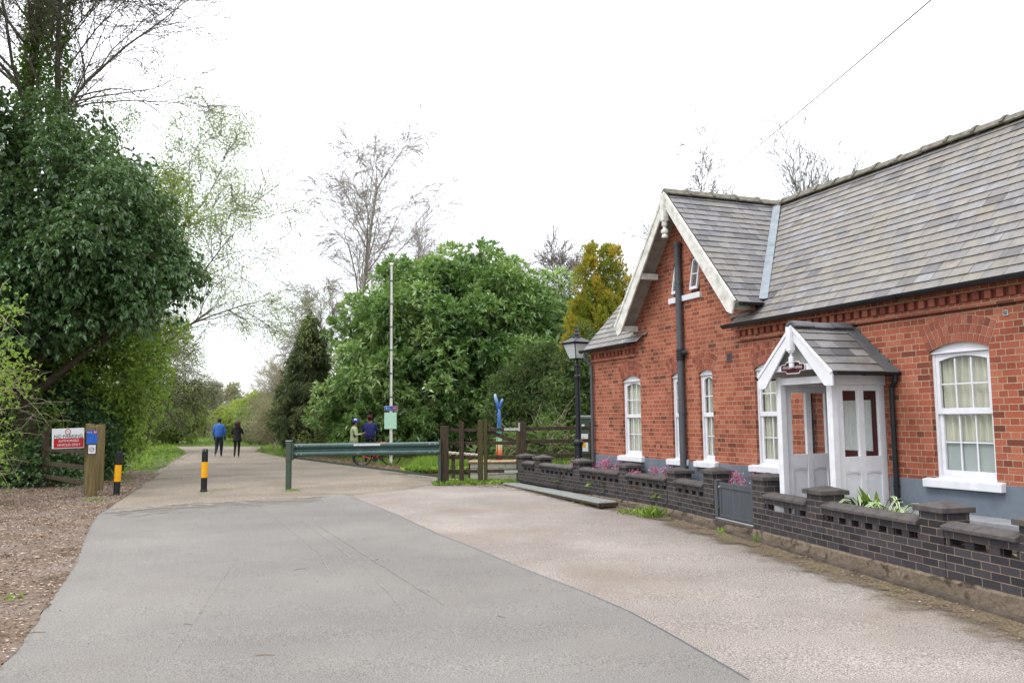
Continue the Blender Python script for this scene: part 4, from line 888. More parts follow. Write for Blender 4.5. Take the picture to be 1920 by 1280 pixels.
rails(fB, px_x(985, FY), px_x(1103, FY), [1.38, 1.06, .70], h=.09); rails(fB, px_x(1111, FY), px_x(1111, FY) + 2.2, [1.38, 1.06, .70], h=.09); post(fB, px_x(1111, FY) + 2.2, .13, 1.55)
# green steel barrier
ba = empty('steel_barrier', (0, 0, 0), 0, 'long dark green steel barrier with corrugated beam and thin diagonal brace across the lane', 'barrier')
L0 = Vector((px_x(549, 20.3), 20.3, 0)); L1 = Vector((-1.84, 20.95, 0)); zt0, zt1 = 1.085, 1.08
prof = [(0, 0), (-.03, -.012), (-.055, -.04), (-.055, -.075), (-.03, -.11), (.01, -.135), (.01, -.175), (-.03, -.20), (-.055, -.235), (-.055, -.27), (-.03, -.298), (0, -.31)]
mb = MB(); dd = L1 - L0; yy = Vector((-dd.y, dd.x, 0)).normalized()
ring = [yy * a + Vector((0, 0, b)) for a, b in prof] + [yy * (a + .006) + Vector((0, 0, b)) for a, b in prof[::-1]]
mb.prism([L0 + p + Vector((0, 0, zt0)) for p in ring][::-1], dd + Vector((0, 0, zt1 - zt0))); beam = mb.build('corrugated_beam', 'green_steel', ba)
for t in (.03, .06, .44, .93, .97):
    for z in (-.055, -.255): mb = MB(); c = L0 + dd * t - yy * .05 + Vector((0, 0, zt0 + z)); mb.tube([c, c - yy * .018], .014, 8); mb.build('bolt', 'galvanised', beam)
mb = MB(); mb.beam(L0 + Vector((.0, .03, .76)), L1 + Vector((0, .03, .22)), .03, .05); mb.build('brace', 'rusty_green', ba)
mb = MB(); mb.box(L1.x - .03, L1.x + .04, 20.93, 21.0, .08, 1.12); mb.build('hinge_frame', 'rusty_green', ba, bevel=.004)
mb = MB(); mb.box(L0.x - .12, L0.x - .01, 20.17, 20.31, -.2, .66); mb.box(L0.x - .125, L0.x - .005, 20.165, 20.315, .675, 1.15); mb.box(L0.x - .11, L0.x - .02, 20.18, 20.3, .66, .675); mb.box(L0.x - .004, L0.x + .05, 20.2, 20.28, .70, 1.1); mb.box(L0.x - .135, L0.x + .005, 20.155, 20.325, 1.151, 1.165, 1); mb.build('end_post', ['rusty_green', 'galvanised'], ba, bevel=.004)
c = L0 + dd * .53 - yy * .032 + Vector((0, 0, zt0 - .222)); text('lettering', 'Long & maintained level  500 28ch', .062, 'sign_white', ba, c, (rad(90), 0, math.atan2(dd.y, dd.x)))
c = L0 + dd * .50 - yy * .058 + Vector((0, 0, zt0 - .05)); mb = MB(); mb.box(-.32, .32, -.002, 0, -.02, .02); o = mb.build('sticker', 'sign_white', ba); o.location = c; o.rotation_euler = (0, 0, math.atan2(dd.y, dd.x))
# bollards
def bollard(loc, label, ears, hh, y0, y1, lean=0.):
    o = empty('bollard', loc, 0, label, 'bollard', 'black and yellow bollards across the lane'); o.rotation_euler = (0, lean, 0); s = hh / .98
    mb = MB(); mb.lathe([(.085, -.1), (.082, .03), (.07, .07), (.07, .99 * hh), (.062, 1.0 * hh), (.062, 1.02 * hh)], n=18); mb.build('shaft', 'bollard_black', o)
    mb = MB(); mb.lathe([(.0715, y0), (.0725, y0 + .004), (.0725, y1 - .004), (.0715, y1)], n=18); mb.build('yellow_band', 'yellow_paint', o)
    if ears:
        mb = MB()
        for sx in (-1, 1): mb.tube([(sx * .07, 0, .93), (sx * .135, 0, .93), (sx * .135, 0, .745), (sx * .07, 0, .745)], .006, 6)
        mb.tube([(-.04, -.06, .965), (.04, -.06, .965)], .009, 6); mb.build('lifting_ring', 'galvanised', o)
    return o
bollard(gp(382, 922), 'black and yellow bollard with wire lifting loops standing alone mid lane', True, .98, .335, .70, rad(.6))
bollard(gp(218, 930), 'plain leaning black and yellow bollard beside the timber sign post', False, .99, .33, .70, rad(2))
# left post cluster, signs and fence
sp_ = empty('sign_post', gp(170, 931), 0, 'stout square timber post carrying the blue route sign at the left of the lane', 'post'); sp_.rotation_euler = (0, rad(1.2), rad(8))
mb = MB(); mb.box(-.105, .105, -.1, .1, -.2, 1.58); mb.build('main_post', 'post_timber', sp_, bevel=.012)
lf_ = empty('post_and_rail_fence', (0, 0, 0), 0, 'old timber fence running left from the sign post into the bushes', 'fence')
q0 = Vector((-9.62, 19.12, 0)); q1 = Vector((-11.9, 21.4, 0)); q2 = Vector((-15.5, 25.0, 0))
mb = MB(); mb.box(q0.x - .08, q0.x + .06, q0.y - .06, q0.y + .08, -.2, 1.62); mb.build('post', 'post_timber', lf_, bevel=.01)
mb = MB(); c = at(186, 860, 20.3); mb.box(c.x - .08, c.x + .08, 20.22, 20.4, -.2, 1.6); rp_ = mb.build('gate_post', 'post_timber', None, bevel=.01); tag(rp_, 'weathered timber post just behind and right of the blue route sign post', 'post')
for z in (1.43, .97, .62, .28):
    for a, b in ((q0, q1), (q1, q2)):
        mb = MB(); mb.beam(a + Vector((0, 0, z)), b + Vector((0, 0, z + R.uniform(-.03, .03))), .04, .10); mb.build('rail', 'old_timber', lf_, bevel=.006)
for q in (q1, q2): mb = MB(); mb.box(q.x - .06, q.x + .06, q.y - .04, q.y + .1, -.2, 1.6); mb.build('post', 'old_timber', lf_, bevel=.01)
npk = empty('warning_sign', at(127.5, 821.5, 18.95), rad(4), 'white and red rectangular NO PARKING sign on the left fence', 'sign'); npk.rotation_euler = (0, rad(-1.5), rad(3))
mb = MB(); mb.box(-.355, .355, 0, .012, -.225, .225); mb.build('board', 'sign_white', npk, bevel=.004)
mb = MB(); mb.box(-.31, .345, -.004, -.001, -.205, .005); rb = mb.build('red_panel', 'sign_red', npk)
RX = (rad(90), 0, 0)
text('lettering', 'NO PARKING', .105, 'sign_black', npk, (.01, -.003, .045), RX, sx=1.0)
text('lettering', 'AUTHORISED', .075, 'sign_white', rb, (.02, -.006, -.055), RX); text('lettering', 'VEHICLES ONLY', .075, 'sign_white', rb, (.02, -.006, -.145), RX, sx=.95)
mb = MB(); cc = Vector((0, -.003, .15)); n = 24
for k in range(n):
    a0, a1 = 2 * math.pi * k / n, 2 * math.pi * (k + 1) / n; mb.poly([(cc.x + r * math.cos(a), -.004, cc.z + r * math.sin(a)) for r, a in ((.052, a0), (.066, a0), (.066, a1), (.052, a1))][::1])
mb.beam((-.04, -.004, .19), (.04, -.004, .11), .002, .013, (0, -1, 0)); mb.build('prohibition_ring', 'sign_red', npk)
mb = MB(); mb.beam((-.055, 0.02, .1), (-.055, .16, .1), .03, .03); mb.beam((.3, .013, .1), (.42, .3, .1), .03, .03); mb.build('bracket', 'old_timber', npk)
bs = empty('route_sign', at(172.5, 819, 18.70), rad(8), 'small blue cycle route sign numbered 54 on the timber post', 'sign')
mb = MB(); mb.box(-.11, .11, 0, .006, -.145, .145); mb.build('plate', 'sign_blue', bs)
mb = MB(); mb.box(.02, .108, -.003, -.0005, .075, .135); o = mb.build('number_panel', 'sign_red', bs); text('lettering', '54', .065, 'sign_white', o, (.064, -.004, .105), RX)
text('lettering', 'N C N', .05, 'sign_white', bs, (-.05, -.002, .1), RX, sx=.7)
ds = empty('dog_sign', at(172.5, 841.5, 18.70), rad(8), 'small white sign with struck through circle below the blue route sign', 'sign')
mb = MB(); mb.box(-.095, .095, 0, .006, -.12, .11); mb.build('frame', 'sign_black', ds); mb = MB(); mb.box(-.075, .075, -.004, -.001, -.10, .09); mb.build('face', 'sign_white', ds)
mb = MB()
for k in range(20):
    a0, a1 = 2 * math.pi * k / 20, 2 * math.pi * (k + 1) / 20; mb.poly([(r * math.cos(a), -.006, r * math.sin(a) - .01) for r, a in ((.04, a0), (.05, a0), (.05, a1), (.04, a1))])
mb.beam((-.035, -.006, -.045), (.035, -.006, .025), .001, .009, (0, -1, 0)); mb.beam((-.025, -.006, -.01), (.03, -.006, -.005), .001, .016, (0, -1, 0)); mb.build('symbol', 'sign_black', ds)
# tall pale pole with route sign and map
po = empty('signal_pole', gp(733, 868), 0, 'tall thin off-white pole in front of the big laurel', 'pole')
mb = MB(); mb.lathe([(.058, -.2), (.058, 2.4), (.048, 2.45), (.042, 7.6), (.06, 7.62), (.07, 7.66), (.05, 7.7), (.02, 7.72)], n=12); mb.box(-.11, .11, -.01, .01, 7.70, 7.73); mb.build('shaft', 'pole_white', po)
mb = MB(); mb.tube([(-.06, -.02, 2.4), (-.058, -.02, 7.4)], .012, 5)
for z in (2.5, 3.4, 4.3, 5.2, 6.1, 7.0): mb.tube([(0, 0, z), (0, 0, z + .04)], .066, 10)
mb.build('cable_clip', 'pipe_grey', po)
Y0 = gp(733, 868).y
s1 = empty('direction_sign', at(733, 765, Y0 - .09), 0, 'narrow blue direction sign with white arrow high on the pale pole', 'sign'); s1.rotation_euler = (0, rad(1), 0)
mb = MB(); mb.box(-.25, .25, 0, .012, -.09, .09); mb.build('plate', 'sign_white', s1); mb = MB(); mb.box(-.24, .24, -.004, -.001, -.08, .08); mb.build('face', 'sign_blue', s1)
mb = MB(); mb.box(-.185, -.165, -.008, -.005, -.06, .03); mb.prism([(-.205, -.008, .02), (-.145, -.008, .02), (-.175, -.008, .065)], (0, .003, 0)); mb.build('arrow', 'sign_white', s1)
text('lettering', 'J-L-', .11, 'sign_white', s1, (-.05, -.006, 0), RX); mb = MB(); mb.box(.06, .22, -.007, -.0045, -.06, .06); o = mb.build('number_panel', 'sign_red', s1); text('lettering', '500', .08, 'sign_white', o, (.14, -.008, 0), RX)
s2 = empty('map_board', at(732, 788.5, Y0 - .09), 0, 'pale green and blue map board below the blue sign on the pale pole', 'sign')
mb = MB(); mb.box(-.235, .235, 0, .02, -.31, .31); mb.build('board', 'map_face', s2, bevel=.003)
# painted milepost with two short arms
ml = empty('milepost', (-.40, 24.9, 0), 0, 'rainbow painted milepost with two short arms, seen behind the wicket gate', 'milepost'); m0 = gp(935, 872); s_ = m0.y / 1567
m, t, p, o = nodes('milepost_paint'); tcx = t.nodes.new('ShaderNodeTexCoord'); sx_ = t.nodes.new('ShaderNodeSeparateXYZ'); t.links.new(tcx.outputs['Object'], sx_.inputs[0])
c = ramp(t, math_(t, 'DIVIDE', sx_.outputs[2], 2.6), [lin(x) for x in ('#20191a', '#c01a20', '#d8906c', '#a9c0a0', '#3f8a6c', '#2a5a86', '#20488c', '#2f5a9a', '#8aa6cc')], [.16, .20, .30, .38, .48, .58, .68, .86, .94], 'LINEAR'); t.links.new(c, p.inputs['Base Color']); p.inputs['Roughness'].default_value = .4
mb = MB(); zt_ = 2.55
mb.tube([(.02, 0, -.2), (.02, 0, .9), (.0, 0, 1.6), (-.03, 0, 2.05)], [.12, .12, .105, .09], 10); mb.tube([(-.17, .02, .0), (-.15, .02, 1.0), (-.08, .02, 1.7)], [.03, .03, .03], 6)
mb.tube([(-.04, 0, 1.95), (-.09, 0, 2.2), (-.2, 0, 2.42), (-.21, 0, 2.52)], [.09, .085, .075, .05], 10); mb.tube([(-.02, 0, 1.98), (.04, 0, 2.16), (.14, 0, 2.3), (.19, 0, 2.36)], [.08, .07, .06, .035], 10)
ms_o = mb.build('shaft', 'milepost_paint', ml, smooth=True); ms_o.scale = (.58, .6, .94)
# planter of pale blocks and low timber bench behind the gate
pl = empty('raised_planter', (0, 0, 0), 0, 'low planter of pale stone blocks with flat slab top behind the wicket gate', 'planter'); mb = MB(); Y = 23.0; x0, x1 = px_x(880, Y), px_x(982, Y); zs = [-.02, .12, .30, .44]
for r in range(3):
    x = x0 - (.2 if r % 2 else 0)
    while x < x1: w = R.uniform(.38, .62); mb.box(max(x, x0) + .004, min(x + w, x1) - .004, Y - R.uniform(0, .02), Y + .5, zs[r] + .004, zs[r + 1] - .002); x += w
mb.build('blocks', 'stone_block', pl, bevel=.012); mb = MB(); x = x0 - .05
while x < x1: mb.box(x, min(x + .6, x1 + .04) - .006, Y - .05, Y + .55, .442, .485 + R.uniform(0, .01)); x += .6
mb.build('slab', 'stone_slab', pl, bevel=.008)
bn = empty('timber_bench', (0, 0, 0), 0, 'low bench of pale weathered planks on short posts behind the timber fence', 'bench'); Y = 24.0; x0, x1 = px_x(836, Y), px_x(898, Y)
mb = MB()
for k in range(7): mb.box(x0 + (x1 - x0) * k / 7 + .004, x0 + (x1 - x0) * (k + 1) / 7 - .004, Y - .28 + R.uniform(-.02, .02), Y + .2, .66 - .01 * k, .72 - .012 * k)
mb.build('seat', 'pale_timber', bn, bevel=.01)
for x in (x0 + .15, x1 - .32): mb = MB(); mb.box(x, x + .1, Y - .2, Y - .1, -.1, .65); mb.build('leg', 'old_timber', bn)
mb = MB(); mb.box(x0, x1, Y - .22, Y - .18, .52, .60); mb.build('apron', 'old_timber', bn)
cb = empty('notice_cabinet', (px_x(1097, 23.2), 23.2, 0), 0, 'green and grey notice cabinet with a white poster, behind the fence at the cottage corner', 'cabinet')
mb = MB(); mb.box(-.26, .2, -.1, .25, .4, 1.62); mb.build('body', 'sign_green', cb, bevel=.01); mb = MB(); mb.box(-.3, .24, -.14, .3, 1.66, 1.70); mb.box(-.27, .21, -.11, .26, 1.625, 1.659); mb.build('lid', 'galvanised', cb, bevel=.004)
mb = MB(); mb.box(-.23, .03, -.112, -.101, .72, 1.2); o = mb.build('poster', 'sign_white', cb); mb = MB(); mb.box(-.16, -.04, -.117, -.1125, .84, .98); mb.box(-.12, -.09, -.117, -.1125, .99, 1.12); mb.build('picture', 'yellow_paint', o)
mb = MB(); mb.box(-.14, -.06, -.104, -.101, 1.36, 1.46); mb.build('label', 'sign_white', cb)
for x in (-.2, .14): mb = MB(); mb.box(x - .03, x + .03, .0, .08, -.1, .4); mb.build('leg', 'galvanised', cb)
# steel grating ramp along the wall foot
gr = empty('footway_grating', (0, 0, 0), 0, 'narrow galvanised grating laid on timber along the far end of the brick wall', 'grating')
ga_, gb2 = gp(958, 904, .045), gp(1150, 941, .07); d = (gb2 - ga_); L = d.length; d.normalize(); sd = d.cross(Vector((0, 0, 1))).normalized(); W_ = .32
mb = MB()
for k in range(4): mb.beam(ga_ + sd * (W_ * k / 3 - .05), gb2 + sd * (W_ * k / 3 - .05), .025, .03)
mb2 = MB(); mb2.beam(ga_ + sd * (W_ / 2 - .05) - Vector((0, 0, .045)), gb2 + sd * (W_ / 2 - .05) - Vector((0, 0, .045)), W_ - .06, .01); mb2.build('gap_shade_sheet', 'dark_inside', gr)  # dark sheet added under the bars; shade of the gaps put into its colour
n = int(L / .16)
for k in range(n + 1): c = ga_ + d * L * k / n; mb.beam(c - sd * .05, c + sd * (W_ - .05), .05, .028)
mb.build('grate', 'galvanised', gr)
mb = MB(); mb.beam(ga_ + sd * (W_ - .04) - Vector((0, 0, .05)), gb2 + sd * (W_ - .04) - Vector((0, 0, .035)), .05, .035); mb.beam(ga_ - sd * .04 - Vector((0, 0, .05)), gb2 - sd * .04 - Vector((0, 0, .035)), .05, .035); mb.beam(gb2 - sd * .08 - Vector((0, 0, .04)), gb2 + sd * W_ - Vector((0, 0, .04)), .08, .07); mb.build('bearer', 'old_timber', gr)
# overhead line
p0, p1 = at(1288, 380, 30), at(1775, -25, 7); mb = MB(); pts = [p0 + (p1 - p0) * (k / 24) - Vector((0, 0, .5 * 4 * (k / 24) * (1 - k / 24) * .12)) for k in range(25)]; pts.append(p1 + (p1 - p0) * .3); mb.tube(pts, .007, 5); tag(mb.build('overhead_wire', 'pipe_grey'), 'single thin wire crossing the white sky above the cottage roof', 'wire')
tp = empty('telegraph_pole', (p0.x, p0.y, 0), 0, 'wooden pole hidden behind the gable that carries the overhead wire', 'pole'); mb = MB(); mb.tube([(0, 0, -.2), (0, 0, p0.z + .1)], [.13, .09], 10); mb.build('shaft', 'old_timber', tp)

# ================================================================== PEOPLE AND BICYCLES
for nm, cs in dict(skin=['#8a5f4c', '#9c6e58'], dark_skin=['#4a3026', '#5a3a2c'], blue_jumper=['#2c55a0', '#3460ac'], navy=['#161a2a', '#1e2336'], black_cloth=['#101114', '#1a1b20'], hair_dark=['#17100d', '#241812'], hair_red=['#2c1614', '#42201c'], white_shoe=['#c9cacc', '#dcdde0'], tan_shoe=['#8a6248', '#a07656'], blue_jersey=['#1f2456', '#282e6a'], lime_jacket=['#949e7a', '#a6b08a'], grey_panel=['#2a2e3a', '#363b48'], helmet_blue=['#1d2f7c', '#2a3f96'], helmet_red=['#6a1e22', '#2a1a1e'], blue_shoe=['#2c3c50', '#38495e'], orange_paint=['#d0401c', '#dc4e24'], tyre=['#141414', '#1e1e1e'], red_paint=['#b03028', '#b83a30']).items(): mat(nm, cs, 8, .75 if 'paint' not in nm else .35, .15, 40)
def person(loc, rz, label, J, bones, matof, mats, extra, H=1.8):
    """J: joint -> (pos, radius); bones: (a, b, material slot)"""
    root = empty('person', loc, rz, label, 'person'); names = list(J); me = bpy.data.meshes.new('body'); me.from_pydata([J[n][0] for n in names], [(names.index(a), names.index(b)) for a, b, _ in bones], [])
    o = bpy.data.objects.new('body', me); COL.objects.link(o); md = o.modifiers.new('skin', 'SKIN'); md.use_smooth_shade = True; md.branch_smoothing = .3
    for i, n in enumerate(names): r = J[n][1]; me.skin_vertices[0].data[i].radius = r if isinstance(r, tuple) else (r, r)
    me.skin_vertices[0].data[names.index('pelvis')].use_root = True
    sb = o.modifiers.new('sub', 'SUBSURF'); sb.levels = 2; sb.render_levels = 2
    ev = bpy.data.meshes.new_from_object(o.evaluated_get(bpy.context.evaluated_depsgraph_get())); bpy.data.objects.remove(o)
    for mm in mats: ev.materials.append(MATS[mm])
    seg = [(Vector(J[a][0]), Vector(J[b][0]), m_) for a, b, m_ in bones]
    for pl in ev.polygons:
        c = pl.center; best = None
        for a, b, m_ in seg:
            t = max(0, min(1, (c - a).dot(b - a) / max((b - a).length_squared, 1e-9))); dd_ = (a + (b - a) * t - c).length
            if best is None or dd_ < best[0]: best = (dd_, m_)
        pl.material_index = best[1]; pl.use_smooth = True
    bo = bpy.data.objects.new('body', ev); COL.objects.link(bo); bo.parent = root
    for nm, fn, mt in extra: mb = MB(); fn(mb); mb.build(nm, mt, root, smooth=True)
    return root
def ell_mesh(mb, c, r, n=14, k=9, zlo=-1., zhi=1., jig=0.):
    c = Vector(c); rings = []
    for i in range(k + 1):
        z = zlo + (zhi - zlo) * i / k; w = math.sqrt(max(0, 1 - z * z)) + .001
        rings.append([c + Vector((r[0] * w * math.cos(2 * math.pi * q / n) * (1 + R.uniform(-jig, jig)), r[1] * w * math.sin(2 * math.pi * q / n) * (1 + R.uniform(-jig, jig)), r[2] * z)) for q in range(n)])
    loft(mb, rings)
def skel(H, sh, stance, arms, lean=0., head=(0, 0)):
    """facing +y; H height, sh shoulder half width, stance: feet and knee positions, arms: elbow, wrist, hand per side"""
    k = H / 1.8; J = {'pelvis': ((0, 0, .98 * k), (.15 * k, .11 * k)), 'waist': ((0, lean * .3, 1.12 * k), (.145 * k, .105 * k)), 'chest': ((0, lean * .7, 1.33 * k), (.185 * k, .125 * k)), 'collar': ((0, lean, 1.47 * k), (.115 * k, .09 * k)), 'neck': ((0, lean * 1.1 + head[1] * .3, 1.55 * k), .058 * k), 'skull': ((head[0] * .5, lean * 1.1 + head[1] * .7, 1.65 * k), (.078 * k, .092 * k)), 'crown': ((head[0], lean * 1.1 + head[1], 1.725 * k), (.07 * k, .08 * k))}
    B = [('pelvis', 'waist', 0), ('waist', 'chest', 0), ('chest', 'collar', 0), ('collar', 'neck', 2), ('neck', 'skull', 2), ('skull', 'crown', 2)]
    for s, S_ in ((-1, 'L'), (1, 'R')):
        e, w, h = arms[S_]; J['sh' + S_] = ((s * sh, lean, 1.43 * k), .068 * k); J['el' + S_] = (e, .05 * k); J['wr' + S_] = (w, .033 * k); J['ha' + S_] = (h, (.04 * k, .022 * k))
        B += [('collar', 'sh' + S_, 0), ('sh' + S_, 'el' + S_, 0), ('el' + S_, 'wr' + S_, 0), ('wr' + S_, 'ha' + S_, 2)]
        d = (Vector(h) - Vector(w)).normalized(); sdv = d.cross(Vector((0, 0, 1))); sdv = sdv.normalized() if sdv.length > .1 else Vector((0, 1, 0)); nv = d.cross(sdv)
        for q in range(4): off = sdv * (q - 1.5) * .021; a = Vector(h) + d * .015 + off; b = a + d * (.045 + .008 * (q in (1, 2))); c = b + (d + nv * .7).normalized() * .035; J['f%s%da' % (S_, q)] = (tuple(b), .009); J['f%s%db' % (S_, q)] = (tuple(c), .0075); B += [('ha' + S_, 'f%s%da' % (S_, q), 2), ('f%s%da' % (S_, q), 'f%s%db' % (S_, q), 2)]
        th = Vector(w) * .45 + Vector(h) * .55 + sdv * .045; J['t' + S_] = (tuple(th + d * .04), .011); B.append(('wr' + S_, 't' + S_, 2))
        hip, kn, an, to = stance[S_]; J['hip' + S_] = (hip, (.105 * k, .10 * k)); J['kn' + S_] = (kn, .066 * k); J['an' + S_] = (an, .045 * k); J['to' + S_] = (to, (.045 * k, .03 * k))
        B += [('pelvis', 'hip' + S_, 1), ('hip' + S_, 'kn' + S_, 1), ('kn' + S_, 'an' + S_, 1), ('an' + S_, 'to' + S_, 3 if S_ == 'R' else 4)]
    return J, B
def face(k, c, s=1.):                                                   # nose, ears and eye sockets set on the head
    def f(mb):
        ell_mesh(mb, (c[0], c[1] + .092 * k, c[2]), (.014 * k, .022 * k, .022 * k), 8, 5)
        for s_ in (-1, 1): ell_mesh(mb, (c[0] + s_ * .078 * k, c[1], c[2]), (.012 * k, .02 * k, .032 * k), 8, 5)
    return f
# man in blue jumper, mid stride, seen from behind
J, B = skel(1.83, .2, dict(L=((-.09, 0, .92), (-.10, .02, .50), (-.11, -.22, .17), (-.10, -.20, .04)), R=((.09, 0, .92), (.10, .05, .50), (.10, .04, .09), (.10, .20, .04))), dict(L=((-.255, -.02, 1.16), (-.245, .08, .93), (-.235, .12, .86)), R=((.255, -.02, 1.16), (.245, .07, .93), (.235, .12, .86))))
J['toL'] = ((-.10, -.24, .06), (.045, .03))
for k_ in ('knL', 'knR'): J[k_] = (J[k_][0], .085)
for k_ in ('hipL', 'hipR'): J[k_] = (J[k_][0], (.12, .12))
def jumper(mb):
    n = 18; loft(mb, [[Vector((a * math.cos(2 * math.pi * q / n), b * math.sin(2 * math.pi * q / n), z)) for q in range(n)] for a, b, z in ((.165, .13, .93), (.19, .15, .96), (.19, .145, 1.12), (.215, .145, 1.28), (.225, .13, 1.42), (.16, .11, 1.5), (.075, .075, 1.54))])
mn = person(gp(410, 857), rad(8), 'man with short dark hair walking away in a blue jumper and dark trousers', J, B, None, ['blue_jumper', 'navy', 'dark_skin', 'white_shoe', 'tan_shoe'], [('jumper', jumper, 'blue_jumper'), ('hair', lambda mb: ell_mesh(mb, (0, -.012, 1.705), (.088, .10, .10), zlo=-.35, jig=.02), 'hair_dark'), ('face', face(1, (0, 0, 1.67)), 'dark_skin'), ('collar', lambda mb: mb.lathe([(.068, 1.53), (.07, 1.555), (.066, 1.57)], n=14), 'white_shoe')])
J, B = skel(1.66, .165, dict(L=((-.085, 0, .84), (-.09, .05, .47), (-.10, -.08, .09), (-.10, .04, .04)), R=((.085, 0, .84), (.08, .03, .47), (.07, .02, .09), (.08, .15, .04))), dict(L=((-.26, .04, 1.07), (-.17, .2, 1.12), (-.12, .26, 1.15)), R=((.26, .04, 1.07), (.17, .2, 1.12), (.12, .26, 1.15))))
def coat(mb): 
    n = 18; loft(mb, [[Vector((a * math.cos(2 * math.pi * q / n), b * math.sin(2 * math.pi * q / n), z)) for q in range(n)] for a, b, z in ((.215, .16, .73), (.2, .15, .80), (.175, .125, .98), (.165, .115, 1.08), (.19, .125, 1.22), (.17, .11, 1.34), (.09, .08, 1.40))])
wm = person(gp(444, 857.5), rad(8), 'woman with curly dark red hair walking away in black coat and white trainers', J, B, None, ['black_cloth', 'black_cloth', 'skin', 'white_shoe', 'white_shoe'], [('coat', coat, 'black_cloth'), ('hair', lambda mb: (ell_mesh(mb, (0, -.02, 1.535), (.13, .13, .135), jig=.1), ell_mesh(mb, (.02, -.05, 1.44), (.13, .10, .10), jig=.12)), 'hair_red'), ('hood', lambda mb: ell_mesh(mb, (0, -.07, 1.35), (.13, .07, .08)), 'black_cloth'), ('face', face(.92, (0, 0, 1.52)), 'skin')])
# cyclist in lime jacket, standing in profile, looking at something in the hands
def helmet(c, k, mt):
    def f(mb):
        ell_mesh(mb, (c[0], c[1], c[2]), (.098 * k, .135 * k, .105 * k), zlo=-.15, zhi=1)
        for x in (-.05, 0, .05): mb.beam((c[0] + x, c[1] - .1, c[2] + .05), (c[0] + x, c[1] + .1, c[2] + .05), .02, .11)
        mb.box(c[0] - .07, c[0] + .07, c[1] + .10, c[1] + .17, c[2] - .02, c[2] - .005)
    return f
J, B = skel(1.66, .17, dict(L=((-.085, 0, .86), (-.09, .02, .47), (-.09, -.02, .09), (-.09, .15, .04)), R=((.085, 0, .86), (.09, .02, .47), (.09, -.02, .09), (.09, .15, .04))), dict(L=((-.23, .06, 1.08), (-.10, .27, 1.12), (-.06, .34, 1.15)), R=((.23, .06, 1.08), (.10, .27, 1.12), (.06, .34, 1.15))), head=(0, .06))
c1 = gp(664, 868.5)
def jacket(mb):
    n = 16; loft(mb, [[Vector((a * math.cos(2 * math.pi * q / n), b * math.sin(2 * math.pi * q / n) - .01, z)) for q in range(n)] for a, b, z in ((.185, .17, .78), (.18, .155, .9), (.165, .14, 1.05), (.185, .15, 1.2), (.165, .125, 1.33), (.08, .08, 1.41))])
person(c1, rad(-82), 'cyclist in a pale lime jacket and blue helmet standing in profile, hands together', J, B, None, ['lime_jacket', 'black_cloth', 'skin', 'blue_shoe', 'blue_shoe'], [('jacket', jacket, 'lime_jacket'), ('side_panel', lambda mb: [mb.beam((s * .186, -.03, 1.3), (s * .19, .03, 1.0), .02, .07) for s in (-1, 1)], 'grey_panel'), ('helmet', helmet((0, .05, 1.585), 1., None), 'helmet_blue'), ('helmet_shell', lambda mb: ell_mesh(mb, (0, .04, 1.625), (.085, .115, .085), zlo=.25), 'white_shoe'), ('hair', lambda mb: ell_mesh(mb, (0, .0, 1.53), (.082, .075, .08), jig=.03), 'hair_dark'), ('face', face(.92, (0, .045, 1.52)), 'skin')])
J, B = skel(1.84, .205, dict(L=((-.09, 0, .95), (-.13, .05, .52), (-.15, -.02, .09), (-.15, .15, .04)), R=((.09, 0, .95), (.20, .06, .52), (.28, .02, .09), (.29, .17, .04))), dict(L=((-.28, .10, 1.2), (-.22, .33, 1.12), (-.20, .40, 1.1)), R=((.28, .10, 1.2), (.24, .34, 1.08), (.22, .41, 1.06))))
c2 = gp(693, 867)
def shirt(mb):
    n = 16; loft(mb, [[Vector((a * math.cos(2 * math.pi * q / n), b * math.sin(2 * math.pi * q / n), z)) for q in range(n)] for a, b, z in ((.19, .14, .93), (.185, .135, 1.1), (.21, .14, 1.3), (.225, .13, 1.42), (.14, .10, 1.5), (.07, .07, 1.54))])
person(c2, rad(4), 'cyclist in navy blue jersey and dark red helmet, back to the viewer beside a bike', J, B, None, ['blue_jersey', 'black_cloth', 'skin', 'white_shoe', 'black_cloth'], [('jersey', shirt, 'blue_jersey'), ('helmet', helmet((0, 0, 1.75), 1.05, None), 'helmet_red'), ('hair', lambda mb: ell_mesh(mb, (0, -.005, 1.68), (.085, .09, .09), jig=.03), 'hair_dark'), ('collar', lambda mb: mb.lathe([(.07, 1.53), (.072, 1.57), (.066, 1.585)], n=14), 'helmet_red'), ('face', face(1, (0, 0, 1.68)), 'skin')])
def torus(mb, c, r, w, n=36, ax='y'):
    pts = [Vector(c) + Vector((r * math.cos(2 * math.pi * k / n), 0, r * math.sin(2 * math.pi * k / n))) for k in range(n + 1)]; mb.tube(pts, w, 6, caps=False)
